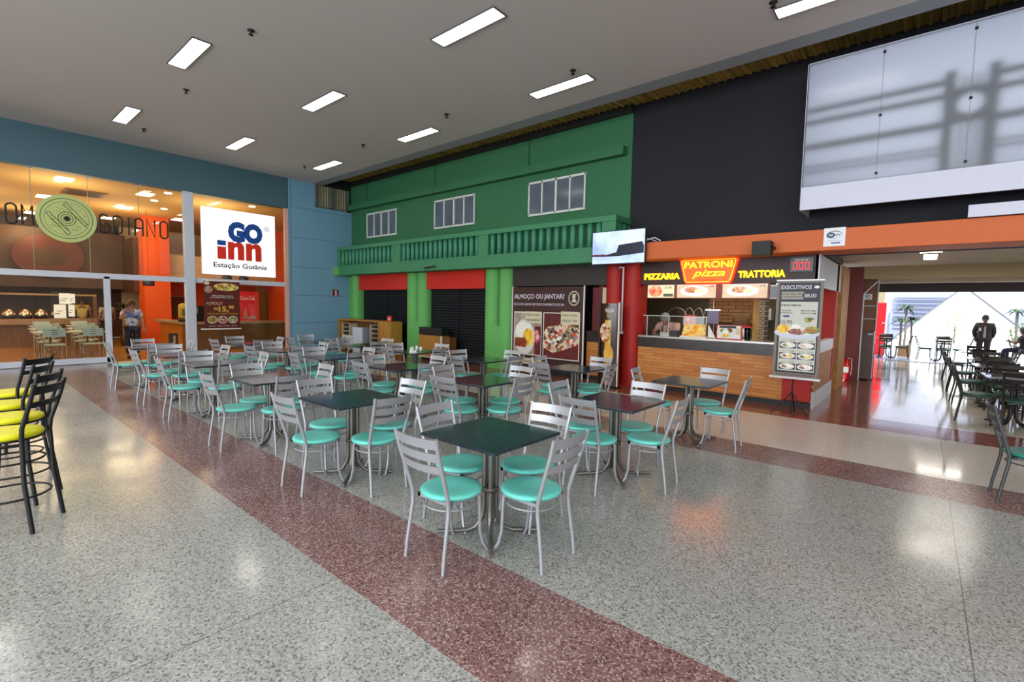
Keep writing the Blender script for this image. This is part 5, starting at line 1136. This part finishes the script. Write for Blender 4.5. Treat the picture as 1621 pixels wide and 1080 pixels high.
def person(label, loc, rz, J, shirt, trousers, hair, skin, s=1.0, long_sleeve=False, cap=None, jacket=False, extras=None):
    """J: joints in metres in the figure's own frame, facing -Y"""
    pel, che, nk, hd = J['pelvis'], J['chest'], J['neck'], J['head']
    V = [pel, ((pel[0]+che[0])/2, (pel[1]+che[1])/2, (pel[2]+che[2])/2), che, nk, (hd[0], hd[1], hd[2]-.06), (hd[0], hd[1]-.005, hd[2]+.02), (hd[0], hd[1]+.01, hd[2]+.08)]
    Rr = [(.13, .10), (.12, .095), (.15, .10), .052, (.062, .07), (.078, .09), (.055, .065)]
    E = [(0, 1), (1, 2), (2, 3), (3, 4), (4, 5), (5, 6)]
    hands = []
    for s_ in ('L', 'R'):
        k = len(V); sh, el, wr_ = [Vector(q) for q in J['arm'+s_]]
        d = (wr_-el).normalized(); hp = wr_+d*.07
        V += [tuple(sh), tuple(el), tuple(wr_), tuple(hp)]; Rr += [.055, .042, .028, (.036, .022)]
        E += [(2, k), (k, k+1), (k+1, k+2), (k+2, k+3)]
        side = d.cross(Vector((0, 1, .1))).normalized()
        for q, (o_, l_) in enumerate(((-.03, .065), (-.01, .075), (.01, .07), (.03, .055))):
            V.append(tuple(hp+side*o_+d*l_*.6)); Rr.append(.0095); E.append((k+3, len(V)-1)); V.append(tuple(hp+side*o_*1.1+d*l_+Vector((0, -.02, 0)))); Rr.append(.008); E.append((len(V)-2, len(V)-1))
        V.append(tuple(wr_+d*.05+side*(-.05)+Vector((0, -.02, 0)))); Rr.append(.011); E.append((k+2, len(V)-1))
    for s_ in ('L', 'R'):
        k = len(V); hp_, kn, an, toe = J['leg'+s_]
        V += [hp_, kn, an, toe]; Rr += [.085, .058, .04, .032]; E += [(0, k), (k, k+1), (k+1, k+2), (k+2, k+3)]
    body = skin_mesh('person', V, E, Rr, skin, None, loc); body.rotation_euler = (0, 0, rz); body.scale = (s, s, s)
    tag(body, label, 'person')
    # shirt
    SV = [(pel[0], pel[1], pel[2]-.07), V[1], che, (nk[0], nk[1], nk[2]-.03)]; SR = [(.16, .13), (.15, .12), (.17, .118), .07]; SE = [(0, 1), (1, 2), (2, 3)]
    if jacket: SV = [(pel[0], pel[1], pel[2]-.12)]+SV; SR = [(.23, .15), (.21, .145), (.18, .13), (.175, .125), .07]; SE = [(0, 1), (1, 2), (2, 3), (3, 4)]
    ci = len(SV)-2
    for s_ in ('L', 'R'):
        k = len(SV); sh, el, wr_ = [Vector(q) for q in J['arm'+s_]]
        ends = [sh, el, wr_-(wr_-el)*.08] if long_sleeve else [sh, sh+(el-sh)*.6]
        SV += [tuple(q) for q in ends]; SR += ([.085, .075, .055] if long_sleeve else [.075, .066])
        E2 = [(ci, k)]+[(k+i, k+i+1) for i in range(len(ends)-1)]; SE += E2
    skin_mesh('jacket' if jacket else 'shirt', SV, SE, SR, shirt, body)
    TV = [(pel[0], pel[1], pel[2]+.02)]; TR = [(.15, .12)]; TE = []
    for s_ in ('L', 'R'):
        k = len(TV); hp_, kn, an, toe = J['leg'+s_]; TV += [hp_, kn, (an[0], an[1], an[2]+.03)]; TR += [.105, .078, .062]; TE += [(0, k), (k, k+1), (k+1, k+2)]
    skin_mesh('trousers', TV, TE, TR, trousers, body)
    for s_ in ('L', 'R'):
        an, toe = J['leg'+s_][2], J['leg'+s_][3]
        skin_mesh('shoe', [(an[0], an[1]+.03, .04), (an[0], an[1]-.05, .045), (toe[0], toe[1]-.02, .035)], [(0, 1), (1, 2)], [.045, .05, .035], kblack, body)
    h = hd
    b = MB(); b.lathe([(.088, -.02), (.098, .03), (.094, .08), (.07, .12), (.035, .14), (0, .145)], cap or hair, 18, (h[0], h[1]+.012, h[2]), sx=.92, sy=1.1)
    if cap: b.lathe([(.1, .0), (.102, .03)], cap, 16, (h[0], h[1]+.01, h[2]))
    b.lathe([(.06, -.1), (.085, -.06), (.09, 0)], cap or hair, 14, (h[0], h[1]+.02, h[2]+.01), a0=.25, a1=PI-.25)
    b.build('cap' if cap else 'hair', body)
    b = MB(); ey = M('eye dark', '#1c1412', .3); lp = M('lips', '#8a4a40', .5)
    for sx_ in (-1, 1):
        b.oval((h[0]+sx_*.03, h[1]-.088, h[2]+.015), X_, Z_, 0, 0, .012, .006, 0, .004, ey, 10); b.rect((h[0]+sx_*.03, h[1]-.088, h[2]+.033), X_, Z_, -.016, .016, 0, .005, 0, .004, hair)
        b.lathe([(0, 0), (.012, .01), (.016, .03), (.01, .055), (0, .06)], skin, 8, (h[0]+sx_*.082, h[1]+.005, h[2]-.025))
    b.prism([(-.012, -.02), (.012, -.02), (.004, .02), (-.004, .02)], (h[0], h[1]-.085, h[2]-.002), X_, Z_, .02, skin); b.oval((h[0], h[1]-.083, h[2]-.04), X_, Z_, 0, 0, .022, .007, 0, .004, lp, 10)
    b.build('face', body)
    return body
def stand(hgt=1.58, armL=None, armR=None, lean=0):
    k = hgt/1.7
    J = dict(pelvis=(0, 0, .92*k), chest=(0, 0, 1.28*k), neck=(0, 0, 1.44*k), head=(0, -.01, 1.56*k),
             armL=armL or ((.17, 0, 1.36*k), (.24, .02, 1.1*k), (.25, -.06, .86*k)), armR=armR or ((-.17, 0, 1.36*k), (-.24, .02, 1.1*k), (-.25, -.06, .86*k)),
             legL=((.09, 0, .86*k), (.1, -.01, .48*k), (.1, .02, .08), (.11, -.12, .035)), legR=((-.09, 0, .86*k), (-.1, -.01, .48*k), (-.1, .02, .08), (-.11, -.12, .035)))
    return J
k = 1.62/1.7
blouse = noisy('blue floral blouse', ['#1f2f8a', '#e2e4ea', '#dfe0ea', '#6a7ab8'], 15, .6, kind='voronoi', stops=[0, .34, .6, .85])
hairb = M('brown hair', '#5a3820', .6); hairk = M('black hair', '#15110f', .6)
wmn = person('woman in a white and blue patterned blouse standing in the restaurant doorway on the phone', (-16.7, 3.36, 0), PI/2,
    stand(1.62, armR=((-.17, 0, 1.36*k), (-.27, -.08, 1.14*k), (-.155, -.06, 1.38*k))), blouse, M('navy trousers', '#161c34', .6), hairb, skin_m)
tag(MB().box(-16.64, -16.61, 3.235, 3.25, 1.4, 1.5, kblack).build('mobile_phone'), 'dark mobile phone held by the woman at her cheek', 'phone')
suit = noisy('charcoal suit', ['#2a2220', '#352b28'], 5, .7)
k = 1.68/1.7
man = person('man in a dark suit and tie walking in from the patio', (1.62, 22.55, 0), 0,
    stand(1.66, armL=((.19, 0, 1.34*k), (.235, .05, 1.1*k), (.19, .1, .86*k)), armR=((-.19, 0, 1.34*k), (-.245, .05, 1.1*k), (-.2, .1, .86*k))), suit, suit, hairk, skin_d, long_sleeve=True, jacket=True)
b = MB(); b.prism([(-.07, 1.02), (.07, 1.02), (.05, 1.3), (-.05, 1.3)], (0, -.135, 0), X_, Z_, .004, M('shirt dark red', '#4a2422', .6)).prism([(-.035, .92), (0, .88), (.035, .92), (.018, 1.28), (-.018, 1.28)], (.0, -.14, 0), X_, Z_, .006, M('grey tie', '#a8a4b0', .5)); b.build('tie', man)
MB().box(-.15, -.09, -.15, -.14, 1.12, 1.22, wh).build('badge', man)
# kiosk attendant bending over the counter
at = dict(pelvis=(0, .25, .95), chest=(0, .05, 1.24), neck=(0, -.06, 1.36), head=(0, -.14, 1.43), armL=((.19, 0, 1.29), (.26, -.12, 1.08), (.18, -.3, 1.14)), armR=((-.19, 0, 1.29), (-.26, -.12, 1.12), (-.16, -.3, 1.14)),
          legL=((.09, .27, .88), (.1, .26, .48), (.1, .3, .08), (.11, .16, .035)), legR=((-.09, .27, .88), (-.1, .26, .48), (-.1, .3, .08), (-.11, .16, .035)))
a_ = person('kiosk attendant in a grey cap and pale pink shirt bending over the counter', (-4.15, 10.05-.02, 0), 0, at, M('pale pink shirt', '#cfa79c', .7), kblack, hairb, skin_m, cap=M('grey cap', '#8d9296', .7))
MB().tube([(-.08, -.08, 1.15), (-.07, -.1, 1.26), (-.03, -.05, 1.37)], .012, kblack, 5).tube([(.08, -.08, 1.15), (.07, -.1, 1.26), (.03, -.05, 1.37)], .012, kblack, 5).build('apron_strap', a_)
person('kitchen worker in a pale yellow shirt behind the buffet', (-23.4, 3.25, 0), PI/2, stand(1.66), M('pale yellow shirt', '#cdbb62', .7), kblack, hairk, skin_d)
person('person in a light shirt facing away near the dark back of the restaurant', (-21.4, 3.62, 0), -PI/2+.4, stand(1.6), M('pale grey shirt', '#8d8478', .7), kblack, hairk, skin_d)
sit = dict(pelvis=(0, .1, .52), chest=(0, .12, .86), neck=(0, .1, 1.02), head=(0, .05, 1.14), armL=((.17, .1, .96), (.22, -.02, .74), (.12, -.22, .78)), armR=((-.17, .1, .96), (-.22, -.02, .74), (-.12, -.22, .78)),
           legL=((.09, .05, .52), (.1, -.36, .5), (.1, -.38, .08), (.1, -.52, .035)), legR=((-.09, .05, .52), (-.1, -.36, .5), (-.1, -.38, .08), (-.1, -.52, .035)))
person('seated person in dark clothes at the right photo edge on the patio', (2.52, 22.9, 0), -PI/2-.5, sit, M('dark grey top', '#3a3230', .7), M('dark navy trousers', '#1a1a30', .6), hairk, skin_d)
